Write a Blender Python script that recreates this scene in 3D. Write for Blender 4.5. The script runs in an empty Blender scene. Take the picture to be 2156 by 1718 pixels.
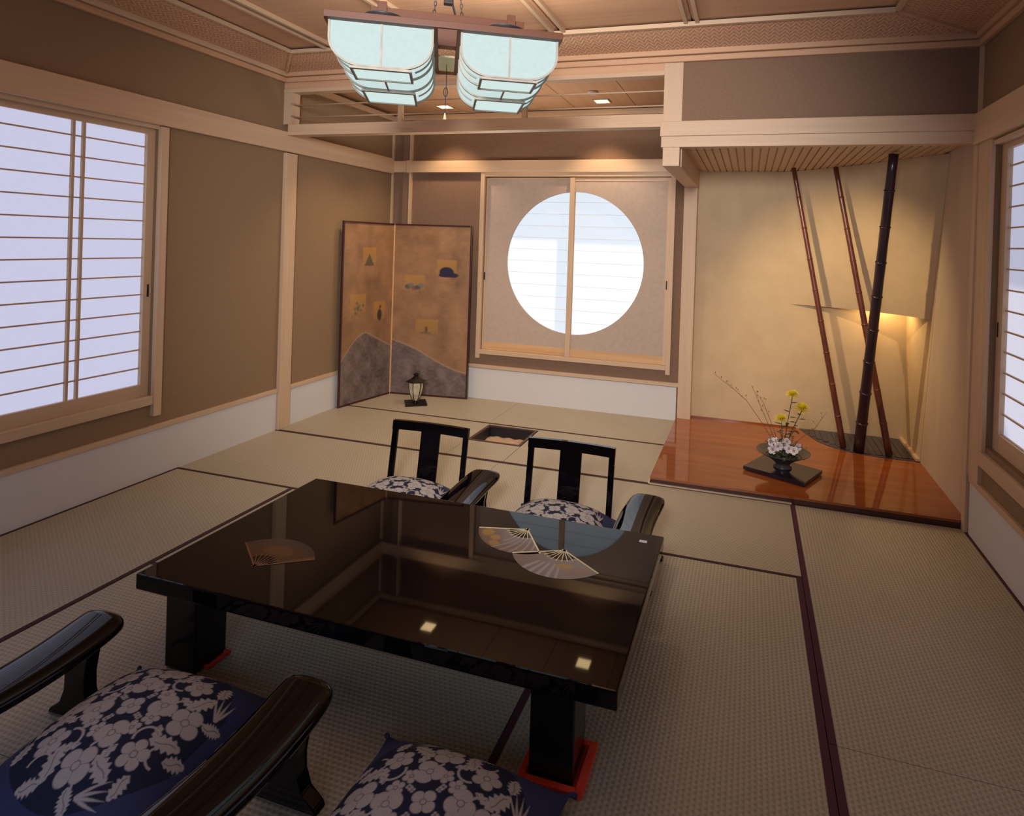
import bpy, bmesh, math, random
import numpy as np
from mathutils import Vector, Matrix
random.seed(7)
C = bpy.context.scene
COL = C.collection
PI = math.pi

# ------------------------------------------------------------------ camera
def make_camera():
    yaw, pitch, roll = -0.2903, -0.0034, 0.0327
    f = Vector((math.sin(yaw)*math.cos(pitch), math.cos(yaw)*math.cos(pitch), math.sin(pitch)))
    r = Vector((math.cos(yaw), -math.sin(yaw), 0.0))
    u = r.cross(f)
    r2 = math.cos(roll)*r + math.sin(roll)*u
    u2 = -math.sin(roll)*r + math.cos(roll)*u
    m = Matrix(((r2.x, u2.x, -f.x, 3.6674), (r2.y, u2.y, -f.y, -4.1154), (r2.z, u2.z, -f.z, 1.6055), (0, 0, 0, 1)))
    cd = bpy.data.cameras.new('camera'); co = bpy.data.objects.new('camera', cd); COL.objects.link(co)
    co.matrix_world = m
    cd.sensor_fit = 'HORIZONTAL'; cd.sensor_width = 36.0
    cd.lens = 36.0*1289.065/2156.0
    cd.shift_x = (1078-1194.058)/2156.0
    cd.shift_y = -(859-514.999)/2156.0
    cd.clip_start = 0.05
    C.camera = co
make_camera()

# ------------------------------------------------------------------ world, sun, lights, exposure
C.view_settings.view_transform = 'Standard'; C.view_settings.look = 'None'
C.view_settings.gamma = 1.0; C.view_settings.use_curve_mapping = False
C.view_settings.exposure = 1.15
w = bpy.data.worlds.new('world'); C.world = w; w.use_nodes = True
w.node_tree.nodes['Background'].inputs[0].default_value = (0.62, 0.74, 1.0, 1)
w.node_tree.nodes['Background'].inputs[1].default_value = 0.12

def light(kind, name, loc, energy, col, target=None, **kw):
    ld = bpy.data.lights.new(name, kind); ld.energy = energy; ld.color = col
    for k, v in kw.items(): setattr(ld, k, v)
    o = bpy.data.objects.new(name, ld); COL.objects.link(o); o.location = loc
    if target is not None:
        o.rotation_euler = (Vector(target)-Vector(loc)).to_track_quat('-Z', 'Y').to_euler()
    return o
WARM = (1.0, 0.72, 0.46)
light('SUN', 'sun', (8, 8, 8), 2.6, (1.0, 0.93, 0.82), target=(8-.55, 8-.60, 8-.58), angle=0.02)
LAMPX, LAMPY = 3.6674-0.474*2.93, -4.1154+0.8806*2.93
AX = Vector((0.88056, 0.47394)); AY = Vector((-0.47394, 0.88056))
for s in (-1, 1):
    p = Vector((LAMPX, LAMPY)) + AX*s*0.262
    light('SPOT', 'ceiling_fill', (p.x, p.y, 2.66), 18, (1.0, 0.88, 0.76), target=(p.x, p.y, 5), spot_size=math.radians(172), spot_blend=0.4, shadow_soft_size=0.10)  # unseen spots added above the pendant to brighten the ceiling
for x, y in ((0.74, 1.25), (0.74, 0.54), (2.33, 0.54), (2.33, 1.25)):
    light('SPOT', 'downlight_beam', (x, y, 2.88), 19, WARM, target=(x, y, 0), spot_size=math.radians(96), spot_blend=0.6, shadow_soft_size=0.05)
light('AREA', 'south_cool_fill', (2.2, -4.95, 1.3), 9, (0.62, 0.70, 1.0), target=(2.2, 0, 0.9), shape='RECTANGLE', size=2.6, size_y=1.3)  # added cool fill for the foreground; the south wall has no window
light('SPOT', 'niche_light', (4.74, 1.46, 1.24), 4.5, (1.0, 0.68, 0.28), target=(4.70, 1.42, 0), spot_size=math.radians(160), spot_blend=0.6, shadow_soft_size=0.03)
light('SPOT', 'rear_ceiling_fill', (1.55, 0.75, 1.75), 16, (1.0, 0.86, 0.70), target=(1.55, 0.75, 4), spot_size=math.radians(150), spot_blend=0.8, shadow_soft_size=0.2)  # added fill hanging in mid-air, lifts the rear ceiling; no fixture there
light('SPOT', 'alcove_light', (3.70, 0.25, 2.10), 34, (1.0, 0.76, 0.44), target=(4.55, 1.5, 0.75), spot_size=math.radians(95), spot_blend=1.0, shadow_soft_size=0.02)
light('SPOT', 'south_fill_spot', (3.4, -4.7, 2.35), 305, (1.0, 0.95, 0.93), target=(1.85, 1.0, 1.6), spot_size=math.radians(66), spot_blend=0.75, shadow_soft_size=0.35)  # added fill from behind the camera, lights the rear room and beams

# ------------------------------------------------------------------ material helpers
MATS = {}
def newmat(name):
    m = bpy.data.materials.new(name); m.use_nodes = True
    nt = m.node_tree; b = nt.nodes['Principled BSDF']
    MATS[name] = m
    return m, nt, b
def nd(nt, t, **kw):
    n = nt.nodes.new(t)
    for k, v in kw.items(): setattr(n, k, v)
    return n
def mapped(nt, scale):
    tc = nd(nt, 'ShaderNodeTexCoord'); mp = nd(nt, 'ShaderNodeMapping')
    nt.links.new(tc.outputs['Object'], mp.inputs[0]); mp.inputs['Scale'].default_value = scale
    return mp
def ramp(nt, src, c0, c1, p0=0.3, p1=0.7):
    r = nd(nt, 'ShaderNodeValToRGB'); r.color_ramp.elements[0].position = p0; r.color_ramp.elements[1].position = p1
    r.color_ramp.elements[0].color = (*c0, 1); r.color_ramp.elements[1].color = (*c1, 1)
    nt.links.new(src, r.inputs[0]); return r
def noisy(name, c0, c1, scale=(8, 8, 8), rough=0.8, spec=0.3, bump=0.0, bscale=None, detail=4, coat=0.0):
    m, nt, b = newmat(name)
    mp = mapped(nt, scale); n = nd(nt, 'ShaderNodeTexNoise'); n.inputs['Scale'].default_value = 1.0; n.inputs['Detail'].default_value = detail
    nt.links.new(mp.outputs[0], n.inputs['Vector'])
    r = ramp(nt, n.outputs[0], c0, c1)
    nt.links.new(r.outputs[0], b.inputs['Base Color'])
    b.inputs['Roughness'].default_value = rough; b.inputs['Specular IOR Level'].default_value = spec
    if coat: b.inputs['Coat Weight'].default_value = coat; b.inputs['Coat Roughness'].default_value = 0.05
    if bump:
        src = n.outputs[0]
        if bscale:
            mp2 = mapped(nt, bscale); n2 = nd(nt, 'ShaderNodeTexNoise'); n2.inputs['Scale'].default_value = 1; nt.links.new(mp2.outputs[0], n2.inputs['Vector']); src = n2.outputs[0]
        bp = nd(nt, 'ShaderNodeBump'); bp.inputs['Strength'].default_value = 0.4; bp.inputs['Distance'].default_value = bump
        nt.links.new(src, bp.inputs['Height']); nt.links.new(bp.outputs[0], b.inputs['Normal'])
    return m
def wood(name, c0, c1, axis='x', rough=0.5, spec=0.4):
    s = {'x': (1.2, 26, 26), 'y': (26, 1.2, 26), 'z': (26, 26, 1.2)}[axis]
    return noisy(name, c0, c1, s, rough, spec, bump=0.0006)
WL0, WL1 = (0.56, 0.395, 0.255), (0.625, 0.45, 0.295)
PINE = {a: wood('pale_pine_'+a, WL0, WL1, a) for a in 'xyz'}
CEDAR = {a: wood('cedar_board_'+a, (0.55, 0.325, 0.19), (0.62, 0.375, 0.225), a, 0.6) for a in 'xyz'}
REDWOOD = wood('reddish_wood_x', (0.10, 0.034, 0.015), (0.13, 0.045, 0.021), 'x', 0.45)
HONEY = wood('honey_wood_x', (0.56, 0.33, 0.15), (0.68, 0.43, 0.22), 'x', 0.5)
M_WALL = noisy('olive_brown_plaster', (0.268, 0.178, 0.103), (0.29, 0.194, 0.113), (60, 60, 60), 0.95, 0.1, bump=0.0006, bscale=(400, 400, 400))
M_WALLB = noisy('shaded_brown_plaster', (0.215, 0.135, 0.09), (0.24, 0.15, 0.10), (60, 60, 60), 0.95, 0.1, bump=0.0006, bscale=(400, 400, 400))  # same plaster as M_WALL, with light falloff put into a darker colour
M_STRIP = noisy('white_wainscot_paper', (0.64, 0.62, 0.60), (0.66, 0.64, 0.62), (3, 3, 3), 0.85, 0.2)
M_ALC = noisy('gold_beige_plaster', (0.51, 0.375, 0.225), (0.57, 0.42, 0.255), (5, 5, 5), 0.9, 0.15, bump=0.0004, bscale=(300, 300, 300))
M_ALCW = noisy('beige_board', (0.50, 0.38, 0.27), (0.55, 0.42, 0.30), (9, 9, 1.5), 0.7, 0.25)
M_PANEL = noisy('beige_panel_paper', (0.46, 0.365, 0.295), (0.50, 0.40, 0.325), (30, 30, 30), 0.9, 0.15)
M_BORDER = noisy('dark_brown_cloth_edging', (0.055, 0.028, 0.026), (0.07, 0.036, 0.034), (300, 300, 300), 0.9, 0.2)
M_BORDERP = noisy('purple_cloth_edging', (0.075, 0.026, 0.036), (0.095, 0.034, 0.048), (300, 300, 300), 0.9, 0.2)
M_GAP = noisy('dark_underfloor', (0.03, 0.02, 0.015), (0.04, 0.03, 0.02), rough=0.9)
M_SLAB = noisy('orange_lacquered_board', (0.23, 0.058, 0.014), (0.31, 0.09, 0.022), (1.6, 14, 14), 0.07, 0.75)
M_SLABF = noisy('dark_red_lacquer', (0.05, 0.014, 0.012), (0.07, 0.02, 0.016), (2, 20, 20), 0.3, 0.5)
M_LACQ = noisy('black_lacquer', (0.002, 0.0012, 0.0022), (0.003, 0.002, 0.003), (3, 3, 3), 0.03, 0.26)
M_LACQ2 = noisy('dark_brown_lacquer', (0.005, 0.003, 0.0035), (0.008, 0.005, 0.0055), (3, 3, 3), 0.12, 0.4)
M_MATTEB = noisy('matte_black', (0.010, 0.009, 0.010), (0.016, 0.014, 0.015), (30, 30, 30), 0.5, 0.4)
M_SCRF = noisy('dark_red_screen_lacquer', (0.045, 0.012, 0.012), (0.06, 0.018, 0.018), (5, 5, 5), 0.25, 0.5)
M_IRON = noisy('dark_iron', (0.02, 0.02, 0.025), (0.04, 0.04, 0.045), (30, 30, 30), 0.45, 0.5)
M_SLATE = noisy('blue_grey_slate', (0.022, 0.02, 0.034), (0.045, 0.04, 0.062), (40, 4, 4), 0.25, 0.5)
M_SAND = noisy('hearth_ash', (0.44, 0.30, 0.19), (0.54, 0.38, 0.26), (14, 14, 14), 0.95, 0.1, bump=0.01)
M_REDMAT = noisy('red_felt', (0.75, 0.065, 0.03), (0.85, 0.085, 0.04), (200, 200, 200), 0.9, 0.2)
M_BAMB = noisy('smoked_bamboo', (0.075, 0.018, 0.012), (0.15, 0.036, 0.02), (8, 8, 3), 0.28, 0.5)
M_BAMD = noisy('black_bamboo', (0.012, 0.008, 0.014), (0.035, 0.012, 0.016), (8, 8, 3), 0.25, 0.5)
M_NAVY = noisy('plain_navy_cloth', (0.03, 0.034, 0.085), (0.04, 0.045, 0.105), (200, 200, 200), 0.85, 0.3)
M_YEL = noisy('yellow_petal', (0.72, 0.56, 0.01), (0.85, 0.70, 0.03), (60, 60, 60), 0.6, 0.3)
M_WHT = noisy('pale_pink_petal', (0.80, 0.68, 0.66), (0.90, 0.82, 0.80), (60, 60, 60), 0.6, 0.3)
M_GRN = noisy('dark_green_leaf', (0.025, 0.045, 0.025), (0.05, 0.075, 0.04), (60, 60, 60), 0.6, 0.3)
M_GRY = noisy('greyish_sprig', (0.16, 0.13, 0.11), (0.24, 0.18, 0.14), (60, 60, 60), 0.8, 0.2)
M_TWIG = noisy('brown_twig', (0.15, 0.09, 0.05), (0.22, 0.13, 0.07), (60, 60, 60), 0.8, 0.2)
M_BOWL = noisy('dark_bronze', (0.03, 0.024, 0.024), (0.07, 0.055, 0.05), (20, 20, 20), 0.3, 0.6)
M_TRAY = noisy('dark_tray_lacquer', (0.012, 0.010, 0.016), (0.02, 0.015, 0.022), (5, 5, 5), 0.12, 0.6)
M_SILV = noisy('silver_label', (0.55, 0.55, 0.6), (0.7, 0.7, 0.75), (200, 50, 50), 0.5, 0.5)
M_IVORY = noisy('ivory_rib', (0.62, 0.50, 0.28), (0.72, 0.60, 0.36), (60, 60, 60), 0.35, 0.5)
M_RIB = noisy('pale_lamp_rib', (0.30, 0.28, 0.23), (0.38, 0.35, 0.29), (20, 20, 20), 0.6, 0.3)
M_BACK = noisy('low_bounce_plaster', (0.16, 0.10, 0.06), (0.18, 0.115, 0.07), rough=0.95)  # colour kept dark so the wall behind the camera bounces little light
M_STEEL = noisy('grey_metal', (0.3, 0.3, 0.3), (0.4, 0.4, 0.4), rough=0.3)

def emis(name, col, st):
    m, nt, b = newmat(name)
    b.inputs['Base Color'].default_value = (0.03, 0.03, 0.03, 1)
    b.inputs['Emission Color'].default_value = (*col, 1); b.inputs['Emission Strength'].default_value = st
    b.inputs['Roughness'].default_value = 0.9
    mp = mapped(nt, (60, 60, 60)); n = nd(nt, 'ShaderNodeTexNoise'); n.inputs['Scale'].default_value = 1
    nt.links.new(mp.outputs[0], n.inputs['Vector'])
    r = ramp(nt, n.outputs[0], tuple(c*0.95 for c in col), col); nt.links.new(r.outputs[0], b.inputs['Emission Color'])
    return m
M_LAMP = emis('lit_lamp_paper', (0.60, 0.75, 0.735), 0.45)
M_LAMPD = emis('lit_lamp_paper_low', (0.64, 0.79, 0.76), 0.46)
M_DL = emis('lit_downlight_glass', (1.0, 0.70, 0.34), 4.5)
def paper(name, col, st):
    m, nt, b = newmat(name)
    out = nt.nodes['Material Output']
    tr = nd(nt, 'ShaderNodeBsdfTranslucent'); tr.inputs[0].default_value = (0.9, 0.88, 0.86, 1)
    b.inputs['Base Color'].default_value = (0.2, 0.2, 0.2, 1); b.inputs['Roughness'].default_value = 0.9
    mp = mapped(nt, (90, 90, 90)); n = nd(nt, 'ShaderNodeTexNoise'); n.inputs['Scale'].default_value = 1; n.inputs['Detail'].default_value = 5
    nt.links.new(mp.outputs[0], n.inputs['Vector'])
    r = ramp(nt, n.outputs[0], tuple(c*0.93 for c in col), col)
    em = nd(nt, 'ShaderNodeEmission'); em.inputs[1].default_value = st; nt.links.new(r.outputs[0], em.inputs[0])  # paper's own glow stands in for skylight coming through it
    mx = nd(nt, 'ShaderNodeMixShader'); mx.inputs[0].default_value = 0.5
    nt.links.new(b.outputs[0], mx.inputs[1]); nt.links.new(tr.outputs[0], mx.inputs[2])
    ad = nd(nt, 'ShaderNodeAddShader'); nt.links.new(mx.outputs[0], ad.inputs[0]); nt.links.new(em.outputs[0], ad.inputs[1])
    nt.links.new(ad.outputs[0], out.inputs[0])
    return m
M_PAPL = paper('shoji_paper_left', (0.38, 0.385, 0.52), 0.42)
M_PAPB = paper('shoji_paper_back', (0.50, 0.56, 0.63), 0.42)
M_PAPR = paper('shoji_paper_right', (0.38, 0.39, 0.52), 0.34)

def tatami(name, along):
    m, nt, b = newmat(name)
    tc = nd(nt, 'ShaderNodeTexCoord'); sp = nd(nt, 'ShaderNodeSeparateXYZ'); nt.links.new(tc.outputs['Object'], sp.inputs[0])
    def wave(sock, period, ph=0):
        a = nd(nt, 'ShaderNodeMath', operation='MULTIPLY'); a.inputs[1].default_value = 2*PI/period; nt.links.new(sock, a.inputs[0])
        s = nd(nt, 'ShaderNodeMath', operation='SINE'); nt.links.new(a.outputs[0], s.inputs[0]); return s.outputs[0]
    cross, lon = (sp.outputs[0], sp.outputs[1]) if along == 'y' else (sp.outputs[1], sp.outputs[0])
    w1 = wave(cross, 0.034); w2 = wave(lon, 0.020)
    mu = nd(nt, 'ShaderNodeMath', operation='MULTIPLY'); nt.links.new(w1, mu.inputs[0]); nt.links.new(w2, mu.inputs[1])
    w3 = wave(cross, 0.017)
    ab = nd(nt, 'ShaderNodeMath', operation='MULTIPLY_ADD'); nt.links.new(w3, ab.inputs[0]); ab.inputs[1].default_value = 0.8; nt.links.new(mu.outputs[0], ab.inputs[2])
    mr = nd(nt, 'ShaderNodeMapRange'); mr.inputs[1].default_value = -1.5; mr.inputs[2].default_value = 1.5; nt.links.new(ab.outputs[0], mr.inputs[0])
    r = ramp(nt, mr.outputs[0], (0.31, 0.27, 0.19), (0.455, 0.41, 0.31), 0.1, 0.75)
    mp = mapped(nt, (2.2, 2.2, 2.2)); n = nd(nt, 'ShaderNodeTexNoise'); n.inputs['Scale'].default_value = 1; nt.links.new(mp.outputs[0], n.inputs['Vector'])
    r2 = ramp(nt, n.outputs[0], (0.93, 0.93, 0.90), (1.0, 0.98, 1.0))
    mc = nd(nt, 'ShaderNodeMix', data_type='RGBA', blend_type='MULTIPLY'); mc.inputs[0].default_value = 1.0
    nt.links.new(r.outputs[0], mc.inputs[6]); nt.links.new(r2.outputs[0], mc.inputs[7])
    nt.links.new(mc.outputs[2], b.inputs['Base Color'])
    bp = nd(nt, 'ShaderNodeBump'); bp.inputs['Strength'].default_value = 0.8; bp.inputs['Distance'].default_value = 0.002
    nt.links.new(mr.outputs[0], bp.inputs['Height']); nt.links.new(bp.outputs[0], b.inputs['Normal'])
    b.inputs['Roughness'].default_value = 0.48; b.inputs['Specular IOR Level'].default_value = 0.5
    return m
M_TATX = tatami('tatami_rush_x', 'x'); M_TATY = tatami('tatami_rush_y', 'y')

def weave(name):
    m, nt, b = newmat(name)
    mp = mapped(nt, (1, 1, 1)); sp = nd(nt, 'ShaderNodeSeparateXYZ'); nt.links.new(mp.outputs[0], sp.inputs[0])
    def M(op, a, bb=None, v=None):
        n = nd(nt, 'ShaderNodeMath', operation=op); nt.links.new(a, n.inputs[0])
        if bb is not None: nt.links.new(bb, n.inputs[1])
        if v is not None: n.inputs[1].default_value = v
        return n.outputs[0]
    # herringbone: zigzag of strips
    t = M('PINGPONG', M('ADD', sp.outputs[0], v=10.0), v=0.030)
    u = M('ADD', M('ADD', sp.outputs[1], v=10.0), M('MULTIPLY', t, v=1.3))
    s = M('SINE', M('MULTIPLY', u, v=2*PI/0.034))
    s2 = M('SINE', M('MULTIPLY', M('ADD', sp.outputs[0], v=0.0), v=2*PI/0.030))
    hsum = M('ADD', s, M('MULTIPLY', s2, v=0.4))
    mr = nd(nt, 'ShaderNodeMapRange'); mr.inputs[1].default_value = -1.4; mr.inputs[2].default_value = 1.4; nt.links.new(hsum, mr.inputs[0])
    r = ramp(nt, mr.outputs[0], (0.48, 0.26, 0.15), (0.62, 0.37, 0.23), 0.15, 0.8)
    nt.links.new(r.outputs[0], b.inputs['Base Color'])
    bp = nd(nt, 'ShaderNodeBump'); bp.inputs['Strength'].default_value = 0.8; bp.inputs['Distance'].default_value = 0.004
    nt.links.new(mr.outputs[0], bp.inputs['Height']); nt.links.new(bp.outputs[0], b.inputs['Normal'])
    b.inputs['Roughness'].default_value = 0.45
    return m
M_WEAVE = weave('woven_cypress')
def vcol(name, rough=0.7, spec=0.3, metal=0.0):
    m, nt, b = newmat(name)
    a = nd(nt, 'ShaderNodeVertexColor'); a.layer_name = 'print'
    mp = mapped(nt, (250, 250, 250)); n = nd(nt, 'ShaderNodeTexNoise'); n.inputs['Scale'].default_value = 1; nt.links.new(mp.outputs[0], n.inputs['Vector'])
    r = ramp(nt, n.outputs[0], (0.88, 0.88, 0.88), (1, 1, 1))
    mc = nd(nt, 'ShaderNodeMix', data_type='RGBA', blend_type='MULTIPLY'); mc.inputs[0].default_value = 1.0
    nt.links.new(a.outputs[0], mc.inputs[6]); nt.links.new(r.outputs[0], mc.inputs[7]); nt.links.new(mc.outputs[2], b.inputs['Base Color'])
    b.inputs['Roughness'].default_value = rough; b.inputs['Specular IOR Level'].default_value = spec; b.inputs['Metallic'].default_value = metal
    return m
M_PRINT = vcol('printed_cloth', 0.85, 0.25)
M_GOLD = vcol('painted_gold_leaf', 0.42, 0.5, 0.25)
M_FAN = vcol('painted_fan', 0.25, 0.5)

# ------------------------------------------------------------------ geometry helpers
def link(name, me, mat=None, parent=None):
    o = bpy.data.objects.new(name, me); COL.objects.link(o)
    if mat is not None:
        me.materials.append(mat)
    if parent is not None: o.parent = parent
    return o
def obj(name, bm, mat=None, parent=None, smooth=False):
    me = bpy.data.meshes.new(name); bmesh.ops.recalc_face_normals(bm, faces=bm.faces[:]); bm.to_mesh(me); bm.free()
    if smooth:
        for p in me.polygons: p.use_smooth = True
    return link(name, me, mat, parent)
def addbox(bm, x0, x1, y0, y1, z0, z1, bev=0.0):
    vs = [bm.verts.new((x, y, z)) for x in (x0, x1) for y in (y0, y1) for z in (z0, z1)]
    idx = [(0, 1, 3, 2), (4, 6, 7, 5), (0, 4, 5, 1), (2, 3, 7, 6), (0, 2, 6, 4), (1, 5, 7, 3)]
    fs = [bm.faces.new([vs[i] for i in q]) for q in idx]
    if bev:
        es = list({e for f in fs for e in f.edges})
        bmesh.ops.bevel(bm, geom=es, offset=bev, segments=2, affect='EDGES', profile=0.6)
def box(name, x0, x1, y0, y1, z0, z1, mat, parent=None, bev=0.0):
    bm = bmesh.new(); addbox(bm, min(x0, x1), max(x0, x1), min(y0, y1), max(y0, y1), min(z0, z1), max(z0, z1), bev)
    return obj(name, bm, mat, parent)
def boxes(name, lst, mat, parent=None, bev=0.0):
    bm = bmesh.new()
    for b in lst: addbox(bm, *b, bev)
    return obj(name, bm, mat, parent)
def prism(name, pts, z0, z1, mat, parent=None, axis='z', bev=0.0):
    bm = bmesh.new()
    def V(a, b, c): return {'z': (a, b, c), 'y': (a, c, b), 'x': (c, a, b)}[axis]
    lo = [bm.verts.new(V(a, b, z0)) for a, b in pts]; hi = [bm.verts.new(V(a, b, z1)) for a, b in pts]
    bm.faces.new(lo); bm.faces.new(list(reversed(hi)))
    n = len(pts)
    for i in range(n): bm.faces.new((lo[i], lo[(i+1) % n], hi[(i+1) % n], hi[i]))
    if bev:
        bmesh.ops.bevel(bm, geom=bm.edges[:], offset=bev, segments=2, affect='EDGES')
    return obj(name, bm, mat, parent)
def addtube(bm, pts, rad, seg=8, cap=True):
    pts = [Vector(p) for p in pts]; rings = []
    for i, p in enumerate(pts):
        d = (pts[min(i+1, len(pts)-1)]-pts[max(i-1, 0)]).normalized()
        a = d.orthogonal().normalized() if i == 0 else (rings_a - d*rings_a.dot(d)).normalized()
        rings_a = a; b = d.cross(a)
        r = rad[i] if isinstance(rad, (list, tuple)) else rad
        rings.append([bm.verts.new(p + a*math.cos(2*PI*k/seg)*r + b*math.sin(2*PI*k/seg)*r) for k in range(seg)])
    for i in range(len(rings)-1):
        for k in range(seg):
            bm.faces.new((rings[i][k], rings[i][(k+1) % seg], rings[i+1][(k+1) % seg], rings[i+1][k]))
    if cap:
        bm.faces.new(list(reversed(rings[0]))); bm.faces.new(rings[-1])
def tube(name, pts, rad, mat, parent=None, seg=8):
    bm = bmesh.new(); addtube(bm, pts, rad, seg); return obj(name, bm, mat, parent, True)
def addlathe(bm, prof, seg=24, c=(0, 0, 0), closed_top=True):
    rings = []
    for r, z in prof:
        rings.append([bm.verts.new((c[0]+r*math.cos(2*PI*k/seg), c[1]+r*math.sin(2*PI*k/seg), c[2]+z)) for k in range(seg)])
    for i in range(len(rings)-1):
        for k in range(seg): bm.faces.new((rings[i][k], rings[i][(k+1) % seg], rings[i+1][(k+1) % seg], rings[i+1][k]))
    bm.faces.new(list(reversed(rings[0])))
    if closed_top: bm.faces.new(rings[-1])
def lathe(name, prof, mat, parent=None, seg=24, c=(0, 0, 0), smooth=True):
    bm = bmesh.new(); addlathe(bm, prof, seg, c); return obj(name, bm, mat, parent, smooth)
def empty(name, loc=(0, 0, 0), rz=0.0):
    o = bpy.data.objects.new(name, None); COL.objects.link(o); o.location = loc; o.rotation_euler = (0, 0, rz); o.empty_display_size = 0.1
    return o
def tag(o, label=None, cat=None, group=None, kind=None):
    if label: o['label'] = label
    if cat: o['category'] = cat
    if group: o['group'] = group
    if kind: o['kind'] = kind
    return o
def struct(o, label=None, cat=None): return tag(o, label, cat, kind='structure')
def gridmesh(name, X, Y, Z, colors, mat, parent=None, smooth=True, facemask=None):
    """X,Y,Z: (n,m) arrays; colors (n,m,3)"""
    n, m = X.shape
    me = bpy.data.meshes.new(name)
    vs = np.stack([X, Y, Z], -1).reshape(-1, 3)
    i = np.arange(n*m).reshape(n, m)
    q = np.stack([i[:-1, :-1], i[1:, :-1], i[1:, 1:], i[:-1, 1:]], -1).reshape(-1, 4)
    me.vertices.add(len(vs)); me.vertices.foreach_set('co', vs.astype(np.float32).ravel())
    me.loops.add(len(q)*4); me.loops.foreach_set('vertex_index', q.astype(np.int32).ravel())
    me.polygons.add(len(q)); me.polygons.foreach_set('loop_start', np.arange(0, len(q)*4, 4, dtype=np.int32))
    me.polygons.foreach_set('loop_total', np.full(len(q), 4, dtype=np.int32))
    me.update(calc_edges=True)
    if smooth: me.polygons.foreach_set('use_smooth', np.ones(len(q), dtype=bool))
    if colors is not None:
        at = me.color_attributes.new('print', 'FLOAT_COLOR', 'POINT')
        c4 = np.ones((n*m, 4), dtype=np.float32); c4[:, :3] = colors.reshape(-1, 3)
        at.data.foreach_set('color', c4.ravel())
    return link(name, me, mat, parent)
def copy_tree(o, parent=None):
    c = o.copy(); COL.objects.link(c); c.parent = parent
    for ch in list(o.children): copy_tree(ch, c)
    return c
def vnoise(u, v, nu, nv, seed):
    g = np.random.RandomState(seed).rand(nu+2, nv+2)
    a, b = np.clip(u, 0, 0.9999)*nu, np.clip(v, 0, 0.9999)*nv
    i, j = a.astype(int), b.astype(int); a, b = a-i, b-j; a = a*a*(3-2*a); b = b*b*(3-2*b)
    return (g[i, j]*(1-a)+g[i+1, j]*a)*(1-b)+(g[i, j+1]*(1-a)+g[i+1, j+1]*a)*b
def sstep(d, wdt): return np.clip(0.5 - d/wdt, 0, 1)

# ------------------------------------------------------------------ dimensions
XR, Y2, XP = 4.937, 1.591, 3.06
YS = -5.1                 # wall behind the camera
ZN0, ZN1 = 2.27, 2.43     # head rail
ZC0, ZC1 = 2.825, 2.90    # cornice
TN = [0]
def trim(*a, **k):
    TN[0] += 1
    return struct(box('trim_%d' % TN[0], *a, **k))

# ================================================================== SETTING
# floor: base slab with a hole for the hearth, mats as parts
HX0, HX1, HY0, HY1 = 1.545, 1.995, 0.375, 0.80
floor = struct(boxes('floor', [(-0.1, XR+0.1, YS, HY0, -0.12, -0.05), (-0.1, XR+0.1, HY1, Y2+0.1, -0.12, -0.05),
                               (-0.1, HX0, HY0, HY1, -0.12, -0.05), (HX1, XR+0.1, HY0, HY1, -0.12, -0.05)], M_GAP))
def mat_piece(x0, x1, y0, y1, along, extra=None, wide=0.028, purple=False, blocks=None):
    g = 0.0012
    bl = blocks or [(x0, x1, y0, y1)]
    m = boxes('tatami_mat', [(a+g, b-g, c+g, d-g, -0.05, 0.0) for a, b, c, d in bl], M_TATX if along == 'x' else M_TATY, floor)
    bm = M_BORDERP if purple else M_BORDER
    e = 0.0025
    segs = extra
    if segs is None:
        segs = ([(x0, x1, y0, y0+wide), (x0, x1, y1-wide, y1)] if along == 'x' else [(x0, x0+wide, y0, y1), (x1-wide, x1, y0, y1)])
    for a, b, c, d in segs:
        box('edging', a+g, b-g, c+g, d-g, -0.045, e, bm, m, bev=0.001)
    return m
YA, YB = 0.833, -0.91
W = 0.02
mat_piece(0, 1.52, YA, Y2, 'x', extra=[(0, 1.52, YA, YA+W)])
mat_piece(1.52, XP, YA, Y2, 'x', extra=[(1.52, XP, YA, YA+W)])
mat_piece(0, 0, 0, 0, 'x', extra=[(0, 2.0, 0, W)], blocks=[(0, HX0-0.005, 0, YA), (HX0-0.005, 1.998, 0, HY0-0.005), (HX0-0.005, 1.998, HY1+0.005, YA)])
mat_piece(2.0, XP, 0, YA, 'x', extra=[(2.0, XP, 0, W)])
mat_piece(0, 1.98, YB, 0, 'x', extra=[(0, 1.98, YB, YB+W), (0, 1.98, -0.014, 0)])
mat_piece(1.98, 3.963, YB, 0, 'x', extra=[(1.98, 3.963, YB, YB+W), (1.98, 3.963, -0.014, 0)])
for k in range(3):
    y1 = YB-1.91*k; y0 = max(YS, y1-1.91)
    if y1 > YS: mat_piece(0, 0.963, y0, y1, 'y')
for k in range(5):
    y1 = YB-0.955*k; y0 = max(YS, y1-0.955)
    if y1 > YS: mat_piece(0.963, 2.945, y0, y1, 'x', extra=[(0.963, 2.945, y0, y0+W)] if k != 1 else [])
for k in range(3):
    y1 = YB-1.95*k; y0 = max(YS, y1-1.95)
    if y1 > YS: mat_piece(2.945, 3.963, y0, y1, 'y', purple=True)
for k in range(3):
    y1 = 0-1.95*k; y0 = max(YS, y1-1.95)
    if y1 > YS: mat_piece(3.963, XR, y0, y1, 'y', purple=True)

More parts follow.
